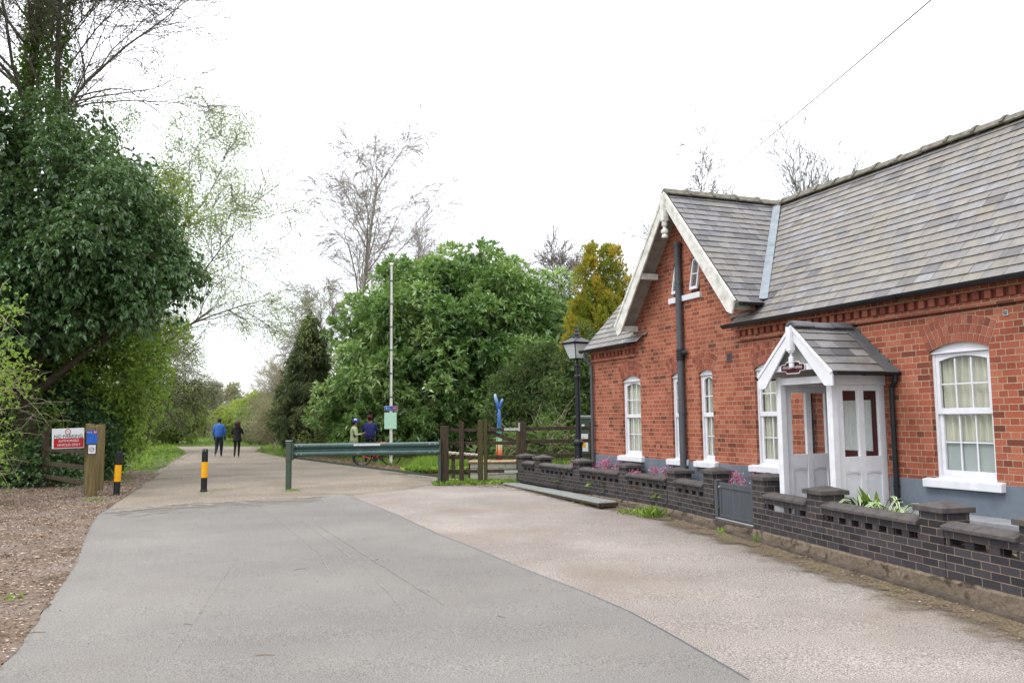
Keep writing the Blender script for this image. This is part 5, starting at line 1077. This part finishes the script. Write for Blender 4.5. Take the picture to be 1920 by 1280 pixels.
def bike(loc, rz, label, paint, cat='bicycle'):
    b = empty('bicycle', loc, rz, label, cat, 'bicycles beside the two cyclists'); wb_, r = .52, .34
    for s in (-1, 1):
        mb = MB(); torus(mb, (s * wb_, 0, r), r - .02, .012); hub = Vector((s * wb_, 0, r)); mb.tube([hub - Vector((0, .04, 0)), hub + Vector((0, .04, 0))], .02, 8)
        for k in range(12): a = 2 * math.pi * k / 12; mb.tube([hub, hub + Vector((math.cos(a) * (r - .02), 0, math.sin(a) * (r - .02)))], .0018, 3)
        w = mb.build('wheel', 'iron_paint', b); mb = MB(); torus(mb, (s * wb_, 0, r), r, .02); mb.build('tyre', 'tyre', w)
    mb = MB(); bbk = Vector((-.06, 0, .22)); st = Vector((-.2, 0, .78)); hd = Vector((.36, 0, .82)); hl = Vector((.39, 0, .68)); re = Vector((-wb_, 0, r)); fr = Vector((wb_, 0, r))
    for a_, b__ in ((bbk, st), (bbk, hl), (st, hd), (hd, hl)): mb.tube([a_, b__], .028, 8)
    for y in (-.04, .04):
        for a_, b__ in ((bbk, re), (st - Vector((0, 0, .05)), re), (hl, fr)): mb.tube([a_ + Vector((0, y * .4, 0)), b__ + Vector((0, y, 0))], .011, 6)
    mb.build('frame', paint, b, smooth=True)
    mb = MB(); mb.tube([st, st + Vector((-.03, 0, .16))], .014, 8); mb.build('seat_post', 'iron_paint', b)
    mb = MB(); mb.prism([(-.37, -.07, .95), (-.37, .07, .95), (-.25, .04, .96), (-.09, .016, .95), (-.09, -.016, .95), (-.25, -.04, .96)], (0, 0, .035)); mb.build('saddle', 'black_cloth', b, bevel=.008)
    mb = MB(); mb.tube([hd, hd + Vector((.02, 0, .12))], .014, 8); mb.tube([hd + Vector((.0, -.3, .14)), hd + Vector((.04, -.1, .12)), hd + Vector((.04, .1, .12)), hd + Vector((.0, .3, .14))], .013, 8); mb.build('handlebar', 'iron_paint', b)
    mb = MB(); mb.lathe([(.0, -.0), (.09, 0), (.09, .006), (.0, .006)], n=20); o = mb.build('crank', 'iron_paint', b); o.location = bbk + Vector((0, -.03, 0)); o.rotation_euler = (rad(90), 0, 0)
    return b
bike(gp(706, 872), rad(4), 'orange framed bicycle held by the cyclist in the navy jersey', 'orange_paint')
bike(gp(700, 866), rad(176), 'dark framed second bicycle standing behind the orange one', 'iron_paint')
# ================================================================== VEGETATION
P0 = lambda px, Y, dz=0: Vector((px_x(px, Y), Y, dz))
# the great laurel in the middle
def W(px, py, Y): p = at(px, py, Y); return (p.x, p.y, p.z)
lc = Vector((-2.9, 39.5, 0))
leafy(1, 'laurel_tree', lc, [((-.3, 0, 4.2), (5.1, 4.6, 4.5)), ((1.3, .5, 5.5), (4.1, 4, 4.1)), ((-1.9, .3, 5.9), (2.9, 3, 3.1)), ((3.7, 0, 4.3), (3.1, 3.6, 4.4)), ((-3.5, -.5, 2.5), (2.5, 3, 2.6)), ((.9, .2, 7.8), (1.7, 2, 2.2))], 400, .74, 16500, 8, .30, .10, 'laurel_leaf', 'huge rounded glossy laurel towering behind the pale pole and the cyclists', 'tree', trunk=(.25, 2), zmin=.1, spread=1.5, fill=16000, limbs=14, tvar=.4, depth=.42, squash=(1, 1, .8))
leafy(2, 'conifer', P0(575, 41.5), [((0, 0, 1.9), (1.6, 1.8, 1.8)), ((.0, 0, 3.4), (1.05, 1.2, 1.8)), ((.05, 0, 4.9), (.55, .7, 1.6)), ((.1, 0, 6.2), (.22, .3, 1.1)), ((.6, .3, 4.6), (.3, .6, 1.5))], 230, .3, 11000, 5, .22, .045, 'conifer_leaf', 'dark narrow conifer at the left edge of the big laurel', 'tree', trunk=(.16, 2), zmin=.1, spread=1.3, fill=1800, squash=(1, 1, .7), droop=.5)
leafy(3, 'golden_conifer', P0(1131, 31), [((0, 0, 3.6), (1.35, 1.2, 3.3)), ((-.4, 0, 5.6), (.5, .7, 2.5)), ((.34, 0, 5.4), (.6, .7, 2.7)), ((-.9, -.1, 3.6), (.5, .9, 2.4)), ((.95, 0, 4.6), (.45, .8, 2.4))], 380, .2, 15000, 6, .14, .03, 'gold_conifer_leaf', 'tall golden green conifer behind the left end of the cottage roof', 'tree', trunk=(.16, 2), zmin=.3, spread=.8, fill=3000, squash=(1, 1, 1.7), droop=-.3, tvar=.4)
# thicket to the right of the laurel, behind the fence
leafy(4, 'hawthorn_bush', P0(1015, 33), [((0, 0, 2.0), (1.7, 1.4, 2.3)), ((1.1, 0, 2.6), (1.4, 1.4, 2.6)), ((-1.2, 0, 1.5), (1.3, 1.2, 1.7))], 120, .5, 6500, 5, .13, .06, 'thicket_leaf', 'tangled green bush behind the fence between laurel and cottage', 'bush', trunk=(.08, 2), zmin=.2, spread=1.6, fill=1500, twigs=(260, 1.2, 'pale_twig'))
leafy(5, 'hawthorn_bush', P0(1085, 28), [((0, 0, 1.9), (.95, 1.2, 2.1)), ((.3, 0, 3.2), (.8, 1.1, 1.5))], 80, .4, 4200, 5, .12, .06, 'thicket_leaf', 'narrow dark green bush directly behind the lamp post', 'bush', trunk=(.07, 2), zmin=.2, spread=1.6, fill=1200, twigs=(120, 1.0, 'pale_twig'))
leafy(6, 'bramble_bush', P0(1020, 26.5), [((0, 0, .7), (1.7, .8, .9))], 40, .35, 900, 4, .09, .06, 'mid_leaf', 'low dark bramble with pale arching stems behind the three rail fence', 'bush', trunk=(.03, .6), zmin=.05, spread=1.6, fill=500, twigs=(230, 1.3, 'pale_twig'))
leafy(7, 'olive_bush', P0(610, 40), [((0, 0, .9), (1.7, 1.3, 1.1)), ((1.2, 0, .8), (1.2, 1.2, .9))], 60, .35, 2600, 5, .1, .045, 'olive_leaf', 'low dull olive bush left of the cyclists below the conifer', 'bush', trunk=(.05, .6), zmin=.05, fill=700, twigs=(200, .8, 'twig'))
# birches
B2 = [(22, .26, 30, .04, .06), (8, .5, 34, .07, .04), (6, .5, 34, .08, .0), (4, .7, 26, .1, -.06), (0, 0, 0, .12, -.12)]
BS = [(20, .40, 36, .045, .06), (9, .45, 38, .07, .03), (7, .5, 36, .08, -.02), (4, .75, 26, .1, -.10), (0, 0, 0, .12, -.18)]
bare_tree(21, 'birch_tree', P0(668, 52), 16.6, .24, BS, 'tall bare birch with drooping twigs left of the big laurel top', trunkm='birch_bark', twigm='birch_twig', rmin=.009, group='bare trees against the white sky', lean=(.03, 0))
bare_tree(22, 'birch_tree', P0(622, 50), 8.4, .12, BS, 'leaning bare birch low on the left flank of the laurel', trunkm='birch_bark', twigm='birch_twig', rmin=.009, group='bare trees against the white sky', lean=(-.12, 0))
bare_tree(23, 'birch_tree', P0(806, 56), 13.6, .2, B2, 'bare birch rising just above the middle of the laurel', trunkm='birch_bark', twigm='birch_twig', rmin=.006, group='bare trees against the white sky')
bare_tree(24, 'birch_tree', P0(1290, 44), 14.2, .16, B2, 'bare birch top showing above the gable ridge', trunkm='birch_bark', twigm='birch_twig', rmin=.010, group='bare trees against the white sky')
bare_tree(25, 'birch_tree', P0(1225, 50), 11.6, .14, B2, 'faint bare birch beside the left slope of the gable', trunkm='birch_bark', twigm='birch_twig', rmin=.010, group='bare trees against the white sky')
SP = [(9, .6, 22, .03, .05), (6, .45, 30, .05, .06), (5, .5, 32, .07, .03), (3, .6, 30, .1, 0), (0, 0, 0, .1, 0)]
bare_tree(26, 'bare_tree', P0(1490, 33), 9.6, .09, SP, 'bare upright many stemmed tree above the long roof ridge', trunkm='bark', twigm='twig', rmin=.008, trunks=3, group='bare trees against the white sky')
bare_tree(27, 'bare_tree', P0(960, 54), 10.6, .12, B2, 'fine bare treetop peeping over the right shoulder of the laurel', twigm='birch_twig', rmin=.011, group='bare trees against the white sky', trunks=2)
bare_tree(28, 'bare_tree', P0(1045, 52), 10.6, .14, B2, 'bare tree between the laurel and the golden conifer', twigm='birch_twig', rmin=.011, group='bare trees against the white sky', trunks=2)
# left side: ivy covered mass, bare tops, spring green trees
IV = Vector((-13.0, 22.5, 0))
leafy(31, 'ivy_clad_tree', IV, [((-.4, 0, 7.6), (2.9, 2.6, 3.0)), ((1.6, -.3, 6.3), (2.2, 2.2, 2.2)), ((2.75, 0, 5.6), (1.5, 1.7, 1.3)), ((-1.8, -.6, 5.2), (2.8, 2.4, 3.0)), ((.2, -.6, 4.6), (2.1, 1.8, 1.8)), ((-2.8, 0, 8.8), (2.5, 2.3, 2.2))], 360, .6, 36000, 5, .118, .085, 'ivy_leaf', 'massive dark ivy clad tree overhanging the lane on the left', 'tree', trunk=(.26, 3), zmin=3.4, spread=1.2, fill=14000, droop=.5, tvar=.45, depth=.42, limbs=10, twigs=(90, 1.2, 'stick'))
T2 = [(18, .36, 46, .06, .04), (9, .5, 40, .1, .02), (7, .5, 40, .13, .0), (4, .6, 38, .15, 0), (0, 0, 0, .15, -.03)]
TS = [(16, .5, 46, .05, .05), (9, .5, 40, .09, .03), (7, .5, 40, .11, .0), (4, .6, 38, .13, 0), (0, 0, 0, .15, -.03)]
bare_tree(41, 'ivied_tree', Vector((-14.4, 23.5, 0)), 17.5, .27, T2, 'bare tree with ivy wrapped trunk rising at the top left corner', trunkm='green_bark', twigm='twig', rmin=.008, ivy=9000, tmin=.52)
bare_tree(42, 'ivied_tree', Vector((-13.4, 24.5, 0)), 15.5, .18, T2, 'second ivy wrapped bare tree, right of the corner one', trunkm='green_bark', twigm='twig', rmin=.008, ivy=6000, lean=(.06, 0), tmin=.55)
LS = [(13, .6, 56, .06, .04), (9, .5, 44, .1, .0), (7, .5, 42, .13, -.03), (4, .55, 40, .15, -.06), (0, 0, 0, .2, 0)]
bare_tree(43, 'hawthorn_tree', Vector((-14.6, 31, 0)), 9.6, .2, LS, 'airy spring tree with tiny pale leaves reaching out over the lane', trunkm='green_bark', twigm='twig', rmin=.007, leaf=('pale_leaf', 7, .075, .04, .2), lean=(.26, 0), tmin=.42)
bare_tree(44, 'hawthorn_tree', Vector((-14.4, 27, 0)), 7.4, .14, LS, 'fresh green leafed tree below the ivy mass', trunkm='green_bark', twigm='twig', rmin=.006, leaf=('spring_leaf', 5, .09, .05, .16), lean=(.2, 0), tmin=.4)
bare_tree(45, 'willow_tree', Vector((-20.5, 46, 0)), 6.2, .15, LS, 'grey green willow with low spreading limbs beyond the left bank', trunkm='green_bark', twigm='twig', rmin=.01, leaf=('olive_leaf', 2, .12, .045, .2), trunks=2, lean=(.1, 0))
leafy(51, 'spring_bush', Vector((-12.9, 24.9, 0)), [((.2, -.4, 2.7), (2.4, 1.5, 2.3)), ((1.5, .6, 4.1), (1.2, 1.2, 1.2)), ((-1.9, 0, 2.4), (1.8, 1.3, 2.0))], 120, .48, 8500, 4, .12, .07, 'spring_leaf', 'fresh mid green bush under the ivy behind the sign post', 'bush', trunk=(.1, 1.5), zmin=.5, spread=1.5, fill=1500, twigs=(160, 1., 'twig'))
leafy(52, 'evergreen_bush', Vector((-12.15, 24.0, 0)), [((0, 0, 1.1), (.75, .8, 1.1)), ((-.9, .1, 1.5), (1.0, .9, 1.4)), ((.3, .1, .6), (.65, .7, .6))], 90, .36, 6000, 5, .1, .07, 'ivy_leaf', 'dark evergreen bush directly right of the timber sign post', 'bush', trunk=(.06, .8), zmin=.1, spread=1.3, fill=1200)
leafy(53, 'roadside_shrub', Vector((-13.5, 21.6, 0)), [((0, 0, 1.5), (1.9, .9, 1.6)), ((-.9, 0, 3.2), (1.4, 1., 1.9)), ((-1.4, 0, 4.8), (1.0, .9, 1.4))], 110, .4, 2300, 4, .09, .05, 'mid_leaf', 'light green shrub with whippy stems at the far left behind the fence', 'bush', trunk=(.06, 1), zmin=.1, spread=1.6, fill=500, twigs=(230, 1.3, 'pale_twig'))
leafy(54, 'roadside_shrub', Vector((-11.0, 17.2, 0)), [((0, 0, 2.6), (.9, .8, 2.4)), ((-.6, 0, 1.0), (1.2, .8, .9))], 60, .36, 1100, 4, .085, .04, 'spring_leaf', 'thin twiggy shrub with pale new leaves at the very left edge', 'bush', trunk=(.04, 1), zmin=.05, spread=1.6, fill=100, twigs=(130, 1.3, 'pale_twig'))
leafy(55, 'bramble_bush', Vector((-12.4, 21.9, 0)), [((0, 0, .5), (1.3, .7, .6)), ((-2.6, .4, .6), (1.2, 1.0, .8))], 70, .33, 3200, 4, .09, .06, 'ivy_leaf', 'low dark ivy and bramble growing through the left fence', 'bush', trunk=(.03, .4), zmin=.0, spread=1.6, fill=900, twigs=(260, .9, 'twig'))
leafy(56, 'ivy_bank', Vector((-16.5, 24.0, 0)), [((0, 0, 2.2), (3.2, 1.6, 2.8)), ((3.0, 1.2, 1.6), (2.2, 1.2, 2.0))], 120, .5, 7000, 4, .13, .08, 'mid_leaf', 'shaded ivy covered bank beneath the overhanging ivy tree', 'bush', trunk=(.1, .8), zmin=.0, spread=1.5, fill=3500, twigs=(200, 1., 'twig'))
# far trees beyond the lane end
def far(seed, px, Y, w, h, m, lab, n=2600, tw=None, L=.22):
    leafy(seed, 'distant_tree', P0(px, Y), [((0, 0, h * .5), (w, w * .8, h * .5)), ((-w * .4, 0, h * .4), (w * .7, w * .6, h * .42)), ((w * .4, 0, h * .62), (w * .6, w * .6, h * .4))], 70, w * .22, n, 4, L, L * .45, m, lab, 'tree', 'trees beyond the end of the lane', trunk=(.12, 1), zmin=.1, spread=1.6, fill=int(n * .25), twigs=(tw or 260, 1.6, 'twig'))
far(61, 270, 62, 3.4, 4.8, 'olive_leaf', 'rounded grey olive tree farthest left beyond the lane')
far(62, 335, 66, 2.0, 3.0, 'pale_leaf', 'small pale green willow bush above the left bank')
far(63, 385, 92, 3.6, 4.0, 'brown_leaf', 'grey brown leafless looking tree behind the walking man')
far(64, 418, 96, 2.6, 5.6, 'brown_leaf', 'tallest brownish tree in the gap at the lane end', 2200, 420)
far(65, 335, 84, 4.0, 5.0, 'olive_leaf', 'dull olive tree behind the small willow')
far(66, 462, 72, 2.5, 3.9, 'yellow_leaf', 'bright yellow green tree above the walking woman')
far(67, 520, 68, 2.8, 3.5, 'olive_leaf', 'muted green tree behind the twiggy shrub on the right')
far(68, 495, 60, 1.3, 1.9, 'olive_leaf', 'small dark olive bush right of the yellow green tree', 1400)
far(69, 560, 70, 3.0, 4.2, 'pale_leaf', 'pale green tree just left of the dark conifer')
far(70, 440, 110, 7, 4.4, 'brown_leaf', 'wide tree belt in haze-tinted brown at the far end of the view', 3200, 500, .3)
far(71, 630, 74, 4.0, 4.6, 'brown_leaf', 'brown tree hidden partly by the dark conifer')
far(73, 700, 62, 5, 5.0, 'mid_leaf', 'green thicket hidden behind the left half of the laurel')
far(74, 900, 62, 6, 5.5, 'mid_leaf', 'green thicket hidden behind the right half of the laurel')
far(75, 1080, 60, 6, 6.5, 'olive_leaf', 'olive thicket behind the golden conifer foot')
far(76, 1300, 60, 8, 6.5, 'olive_leaf', 'olive thicket hidden behind the cottage')
far(77, -150, 60, 6, 8, 'mid_leaf', 'green trees standing behind the ivy tree')
far(78, -700, 60, 8, 9, 'olive_leaf', 'olive trees far out on the left')
far(79, -1300, 50, 8, 8, 'mid_leaf', 'green hedge trees farthest out on the left')
far(72, 205, 58, 3.5, 6.5, 'mid_leaf', 'green tree seen low behind the sign post bushes')
SH = [(7, .7, 38, .12, .04), (6, .6, 38, .15, .02), (5, .55, 40, .2, 0), (0, 0, 0, .2, 0)]
bare_tree(81, 'twiggy_shrub', P0(519, 46), 2.1, .035, SH, 'brown many stemmed leafless shrub left of the barrier end post', cat='bush', trunkm='pale_twig', twigm='pale_twig', rmin=.009, trunks=8, leaf=('brown_leaf', 3, .09, .04, .2))
bare_tree(82, 'bare_tree', P0(530, 66), 5.2, .05, TS, 'pale slender leafless tree beside the dark conifer', trunkm='pale_twig', twigm='pale_twig', rmin=.007, trunks=2, group='bare trees against the white sky')
bare_tree(83, 'birch_tree', P0(396, 74), 4.2, .07, BS, 'small white stemmed birch behind the walking man', trunkm='birch_bark', twigm='birch_twig', rmin=.012)
# ------------------------------------------------------------------ ground cover
def in_poly(P, poly):
    x, y = P[:, 0], P[:, 1]; ins = np.zeros(len(P), bool); n = len(poly)
    for i in range(n):
        x1, y1 = poly[i][0], poly[i][1]; x2, y2 = poly[(i + 1) % n][0], poly[(i + 1) % n][1]
        c = ((y1 > y) != (y2 > y)) & (x < (x2 - x1) * (y - y1) / (y2 - y1 + 1e-12) + x1); ins ^= c
    return ins
def scatter(g, poly, n, holes=()):
    a = np.array([[p[0], p[1]] for p in poly]); lo, hi = a.min(0), a.max(0); P = lo + (hi - lo) * g.random((n, 2)); k = in_poly(P, poly)
    for h in holes: k &= ~in_poly(P, h)
    P = P[k]; z = np.where(P[:, 1] < 20, .0117 * (P[:, 1] - 20), 0); return np.column_stack([P, z])
def tufts(name, seed, poly, n, k, L, W_, m, holes=(), up=1.6, z=0., label=None, mound=None):
    g = np.random.default_rng(seed); P = scatter(g, poly, n, holes); P = P[g.random(len(P)) < .35 + .65 * (np.sin(P[:, 0] * 1.7 + seed) * np.sin(P[:, 1] * 1.3) * .5 + .5)]
    P[:, 2] += z; PP = np.repeat(P, k, 0) + np.column_stack([g.normal(size=(len(P) * k, 2)) * .05, np.zeros(len(P) * k)]); D = g.normal(size=PP.shape) * .6 + np.array([0, 0, up])
    V, Fq, r = leaves(g, PP, D, L * g.uniform(.5, 1.3, len(PP)), W_ * g.uniform(.7, 1.3, len(PP)), np.repeat(g.random(len(P)), k) * .6 + g.random(len(PP)) * .4, .15)
    return tag(np_mesh(name, V, Fq, r, m), kind='stuff')
lane_poly = far_lane + PX((175, 965), (400, 940), (640, 930), (760, 918), (836, 904), (780, 890), (715, 877), (600, 860))
bank = PX((60, 880), (200, 905), (225, 925), (250, 912), (300, 884), (352, 851), (332, 838), (300, 826), (150, 826))
tufts('bank_grass', 91, bank, 9000, 6, .15, .018, 'grass_blade', (lane_poly,)); tufts('bank_weeds', 92, PX((215, 905), (300, 870), (345, 851), (335, 838), (300, 832), (230, 850)), 2600, 7, .16, .09, 'nettle_leaf', (lane_poly,), up=1.0)
tufts('meadow_grass', 93, PX((150, 836), (560, 836), (620, 812), (150, 812)), 26000, 4, .20, .04, 'grass_blade', (lane_poly,)); 
tufts('meadow_grass', 94, PX((484, 838), (480, 845), (545, 858), (600, 853), (640, 832), (560, 828)), 6000, 5, .16, .02, 'grass_blade', (lane_poly,))
tufts('lane_side_grass', 95, PX((715, 872), (836, 884), (836, 845), (740, 850), (600, 852)), 7000, 6, .13, .015, 'grass_blade', up=1.8)
tufts('nettles', 96, [Vector((-3.2, 24.8)), Vector((4, 24.8)), Vector((4, 30)), Vector((-3.2, 30))], 3000, 16, .13, .07, 'nettle_leaf', up=.9, z=.15)
tufts('tall_weeds', 97, [Vector((-3.0, 25.6)), Vector((3.6, 25.2)), Vector((3.6, 28)), Vector((-3.0, 28))], 3200, 9, .5, .022, 'nettle_leaf', up=2.6)
tufts('fence_foot_weeds', 98, [Vector((-1.9, 20.9)), Vector((.1, 20.9)), Vector((.2, 21.6)), Vector((-1.9, 21.9))], 500, 9, .14, .05, 'nettle_leaf', up=1.2)
def litter(name, seed, poly, n, L, W_, m, holes=(), flat=.25, z=.03):
    g = np.random.default_rng(seed); P = scatter(g, poly, n, holes); P[:, 2] += z + g.random(len(P)) * .012; D = g.normal(size=P.shape) * np.array([1, 1, flat]); V, Fq, r = leaves(g, P, D, L * g.uniform(.5, 1.4, len(P)), W_ * g.uniform(.6, 1.3, len(P)), g.random(len(P)), 0)
    # keep leaves lying down
    V = V.reshape(-1, 4, 3); base = V[:, :1, 2]; V[:, :, 2] = base + (V[:, :, 2] - base) * .45; V[:, :, 2] = np.maximum(V[:, :, 2], base - .006)
    return tag(np_mesh(name, V.reshape(-1, 3), Fq, r, m), kind='stuff')
vp = [Vector((-3.3, 5))] + PX((20, 1235), (50, 1195), (99, 1125), (144, 1055), (168, 990), (182, 968), (215, 945), (262, 915), (200, 895)) + [Vector((-13, 21)), Vector((-13, 9)), Vector((-7, 4))]
litter('leaf_litter', 101, vp, 60000, .045, .028, 'litter_leaf'); litter('loose_stones', 102, vp, 15000, .035, .032, 'pebble', flat=.8)
litter('bank_litter', 103, PX((130, 905), (262, 915), (330, 872), (360, 852), (250, 880), (180, 890)), 5000, .06, .04, 'litter_leaf', z=.02)
ws = wl + wo_
litter('gutter_litter', 104, [p for p in ws], 9000, .03, .02, 'litter_leaf', z=.028); litter('gutter_litter', 105, PX((836, 905), (990, 907), (1150, 950), (1000, 922), (905, 914), (840, 912)), 5000, .05, .03, 'litter_leaf', z=.02)
litter('gutter_grit', 108, [p for p in ws], 9000, .014, .013, 'pebble', z=.026, flat=.6)
litter('soil_litter', 106, PX((560, 858), (650, 860), (760, 872), (836, 893), (836, 903), (780, 892), (715, 878), (640, 868)), 6000, .07, .045, 'litter_leaf', z=.02)
rp2 = [Vector((-3.0, 4.5))] + PX((50, 1200), (175, 975), (400, 940), (645, 930), (960, 1060), (1400, 1277))
litter('fallen_bits', 107, rp2, 900, .02, .012, 'litter_leaf', z=.02); litter('loose_grit', 110, rp2, 3000, .011, .010, 'pebble', z=.018, flat=.8)
litter('loose_grit', 111, PX((1150, 960), (1345, 1000), (1620, 1085), (1920, 1190)) + [Vector((5, 3)), Vector((2, 3))] + PX((1400, 1277), (960, 1060), (645, 927)), 6000, .013, .011, 'pebble', z=.006, flat=.8)
litter('fallen_bits', 109, lane_poly, 900, .05, .02, 'litter_leaf', z=.02)
for k, (px, py, L, a) in enumerate([(497, 1233, .15, .12), (352, 1174, .09, -.5), (563, 1070, .12, .9), (68, 1190, .14, .3), (705, 1052, .06, 1.5), (940, 1160, .07, -1.2)]):
    p = gp(px, py); z = G(p.x, p.y) + .026; mb = MB(); mb.tube([p + Vector((-L / 2, -L * a * .4, 0)), p + Vector((-L * .1, L * .06, .004)), p + Vector((L / 2, L * a * .4, 0))], [.002, .0032, .0015], 5); o = mb.build('twig', 'stick'); o.location = (0, 0, .02); tag(o, 'small brown twig lying on the open grey asphalt', 'twig', 'twigs lying on the asphalt')
mb = MB(); p = gp(1880, 1153); mb.prism([p + Vector(c) for c in ((-.07, -.02, 0), (.05, -.04, .0), (.09, .03, .0), (.0, .05, .0), (-.06, .04, 0))], (0, 0, .03)); o = mb.build('stone_fragment', 'stone_block', bevel=.004); o.location = (0, 0, .012); tag(o, 'flat pale stone fragment at the foot of the wall in the bottom right corner', 'stone')
# weeds at the wall foot
def weed(px, py, n, L, W_, m, label, spread=.1, up=1.):
    g = np.random.default_rng(px); p = gp(px, py); Pn = np.array([p.x, p.y, G(p.x, p.y) + .01]) + np.column_stack([g.normal(size=(n, 2)) * spread, np.zeros(n)]); V, Fq, r = leaves(g, Pn, g.normal(size=(n, 3)) * .7 + np.array([0, 0, up]), L * g.uniform(.4, 1.2, n), W_, g.random(n), .2)
    return tag(np_mesh('weed', V, Fq, r, m), label, 'weed', 'weeds along the foot of the brick wall')
weed(1222, 970, 160, .26, .03, 'nettle_leaf', 'tallest green weed clump against the footing left of the garden gate', .12, 1.6)
weed(1184, 962, 120, .09, .03, 'nettle_leaf', 'low spreading weed patch just left of the tall clump by the wall', .15, .8)
weed(1360, 1000, 90, .1, .04, 'spring_leaf', 'small yellowish green weed below the garden gate threshold', .07, .9)
weed(1430, 1018, 90, .16, .02, 'grass_blade', 'grassy tuft at the footing right of the garden gate', .05, 2.)
weed(1712, 1098, 20, .12, .022, 'nettle_leaf', 'single upright leaf sprouting from the footing near the right end', .02, 3.)
weed(1110, 945, 90, .1, .03, 'grass_blade', 'weed patch beside the low end of the steel grating', .14, 1.)
weed(1020, 912, 70, .1, .03, 'grass_blade', 'grass growing between the grating and the wall end', .1, 1.2)
weed(178, 940, 60, .12, .02, 'grass_blade', 'grass tuft at the foot of the timber sign post', .12, 1.5)
weed(14, 1125, 60, .06, .03, 'grass_blade', 'tiny green tuft among leaf litter at the lower left edge', .1, .8)
weed(382, 926, 70, .04, .012, 'grass_blade', 'thin grass ring round the foot of the mid lane bollard', .16, 1.)
weed(548, 920, 120, .06, .02, 'grass_blade', 'grass at the foot of the green barrier end post', .13, 1.)
# planting behind the wall
def bergenia(u, v, label, s=1., fl=9):
    g = np.random.default_rng(int(u * 100)); o = empty('pink_flowering_plant', hp(u, v, .27), 0, label, 'plant', 'pink flowering plants in the wall top border')
    n = 60; P = np.column_stack([g.normal(size=(n, 2)) * .1 * s, np.full(n, .0)]); V, Fq, r = leaves(g, P, g.normal(size=(n, 3)) + np.array([0, 0, 1.1]), .2 * s * g.uniform(.6, 1.2, n), .1 * s, g.random(n), .3); np_mesh('foliage', V, Fq, r, 'bergenia_leaf', o)
    out = []; parts = []
    for k in range(fl):
        a = np.array([g.normal() * .12 * s, g.normal() * .12 * s, .0]); b = a + np.array([g.normal() * .07, g.normal() * .07, g.uniform(.28, .46) * s]); out.append((np.array([a, (a + b) / 2 + g.normal(size=3) * .01, b]), [.006, .005, .004]))
        m_ = 34; parts.append(leaves(g, b + g.normal(size=(m_, 3)) * .032, g.normal(size=(m_, 3)), .028, .024, g.random(m_), 0))
    V, Fq = polylines_mesh(out, 4); np_mesh('stems', V, Fq, np.full(len(Fq), .5), 'red_paint', o); np_mesh('flowers', *merge(parts), 'pink_petal', o)
bergenia(16.9, -.12, 'pale feathery plant with small pink flowers at the lamp post foot', .9, 5)
bergenia(15.45, -.18, 'pink flowering clump left of the leftmost window sill', 1.05, 12)
bergenia(14.95, -.2, 'pink flowering clump under the leftmost window', .95, 9)
bergenia(13.75, -.22, 'pink flowers rising right of the leftmost window sill', .8, 5)
bergenia(13.0, -.24, 'dense pink flowering clump left of the soil pipe', 1., 12)
bergenia(12.72, -.26, 'pink flowers crowding the foot of the soil pipe', .9, 8)
bergenia(10.75, -.42, 'deep pink flowers with broad green leaves seen over the garden gate', 1.1, 14)
def spiky(u, v, label, n=46, L=.55):
    g = np.random.default_rng(int(u * 37)); o = empty('variegated_plant', hp(u, v, .32), 0, label, 'plant', 'striped strap leaved plants behind the wall'); V, Fs, UV = [], [], []; off = 0
    for k in range(n):
        a = g.random() * 2 * np.pi; d = np.array([math.cos(a), math.sin(a), 0]); l = L * g.uniform(.5, 1.15); rise = g.uniform(.3, .95); p = np.array([g.normal() * .05, g.normal() * .05, 0]); s_ = np.array([-d[1], d[0], 0]); N = 7; w = g.uniform(.028, .05); tw = g.uniform(-.5, .5)
        for i in range(N):
            t = i / (N - 1); q = p + d * l * t * (.35 + .65 * t) * .9 + np.array([0, 0, l * rise * (math.sin(t * 2.3) * .95 - .35 * t * t)]); ww = w * (1 - t ** 3) * (.6 + .8 * t if t < .5 else 1); sv = s_ + np.array([0, 0, tw * t])
            V += [q - sv * ww / 2, q + sv * ww / 2]
        for i in range(N - 1): Fs.append([off + 2 * i, off + 2 * i + 1, off + 2 * i + 3, off + 2 * i + 2]); UV += [(0, i), (1, i), (1, i + 1), (0, i + 1)]
        off += 2 * N
    np_mesh('leaves', np.array(V), np.array(Fs), np.full(len(Fs), .5), 'variegated_leaf', o, uv=np.array(UV, float))
spiky(7.95, -.64, 'cream striped strap leaved plant nearest the porch behind the wall', 70, .5)
spiky(7.42, -.68, 'cream striped strap leaved plant nearest the main window behind the wall', 60, .44)
g = np.random.default_rng(5); V, Fq, r = leaves(g, np.tile(np.array(hp(7.72, -.62, .3)), (9, 1)) + g.normal(size=(9, 3)) * .03, g.normal(size=(9, 3)) * .35 + np.array([0, 0, 1.2]), .55 * g.uniform(.6, 1.1, 9), .13, g.random(9), .1); tag(np_mesh('broad_leaf_plant', V, Fq, r, 'spring_leaf'), 'broad upright green leaves between the two cream striped plants', 'plant')
weed2 = spiky(5.35, -1.25, 'small cream striped sprout behind the wall at the right edge', 10, .2)
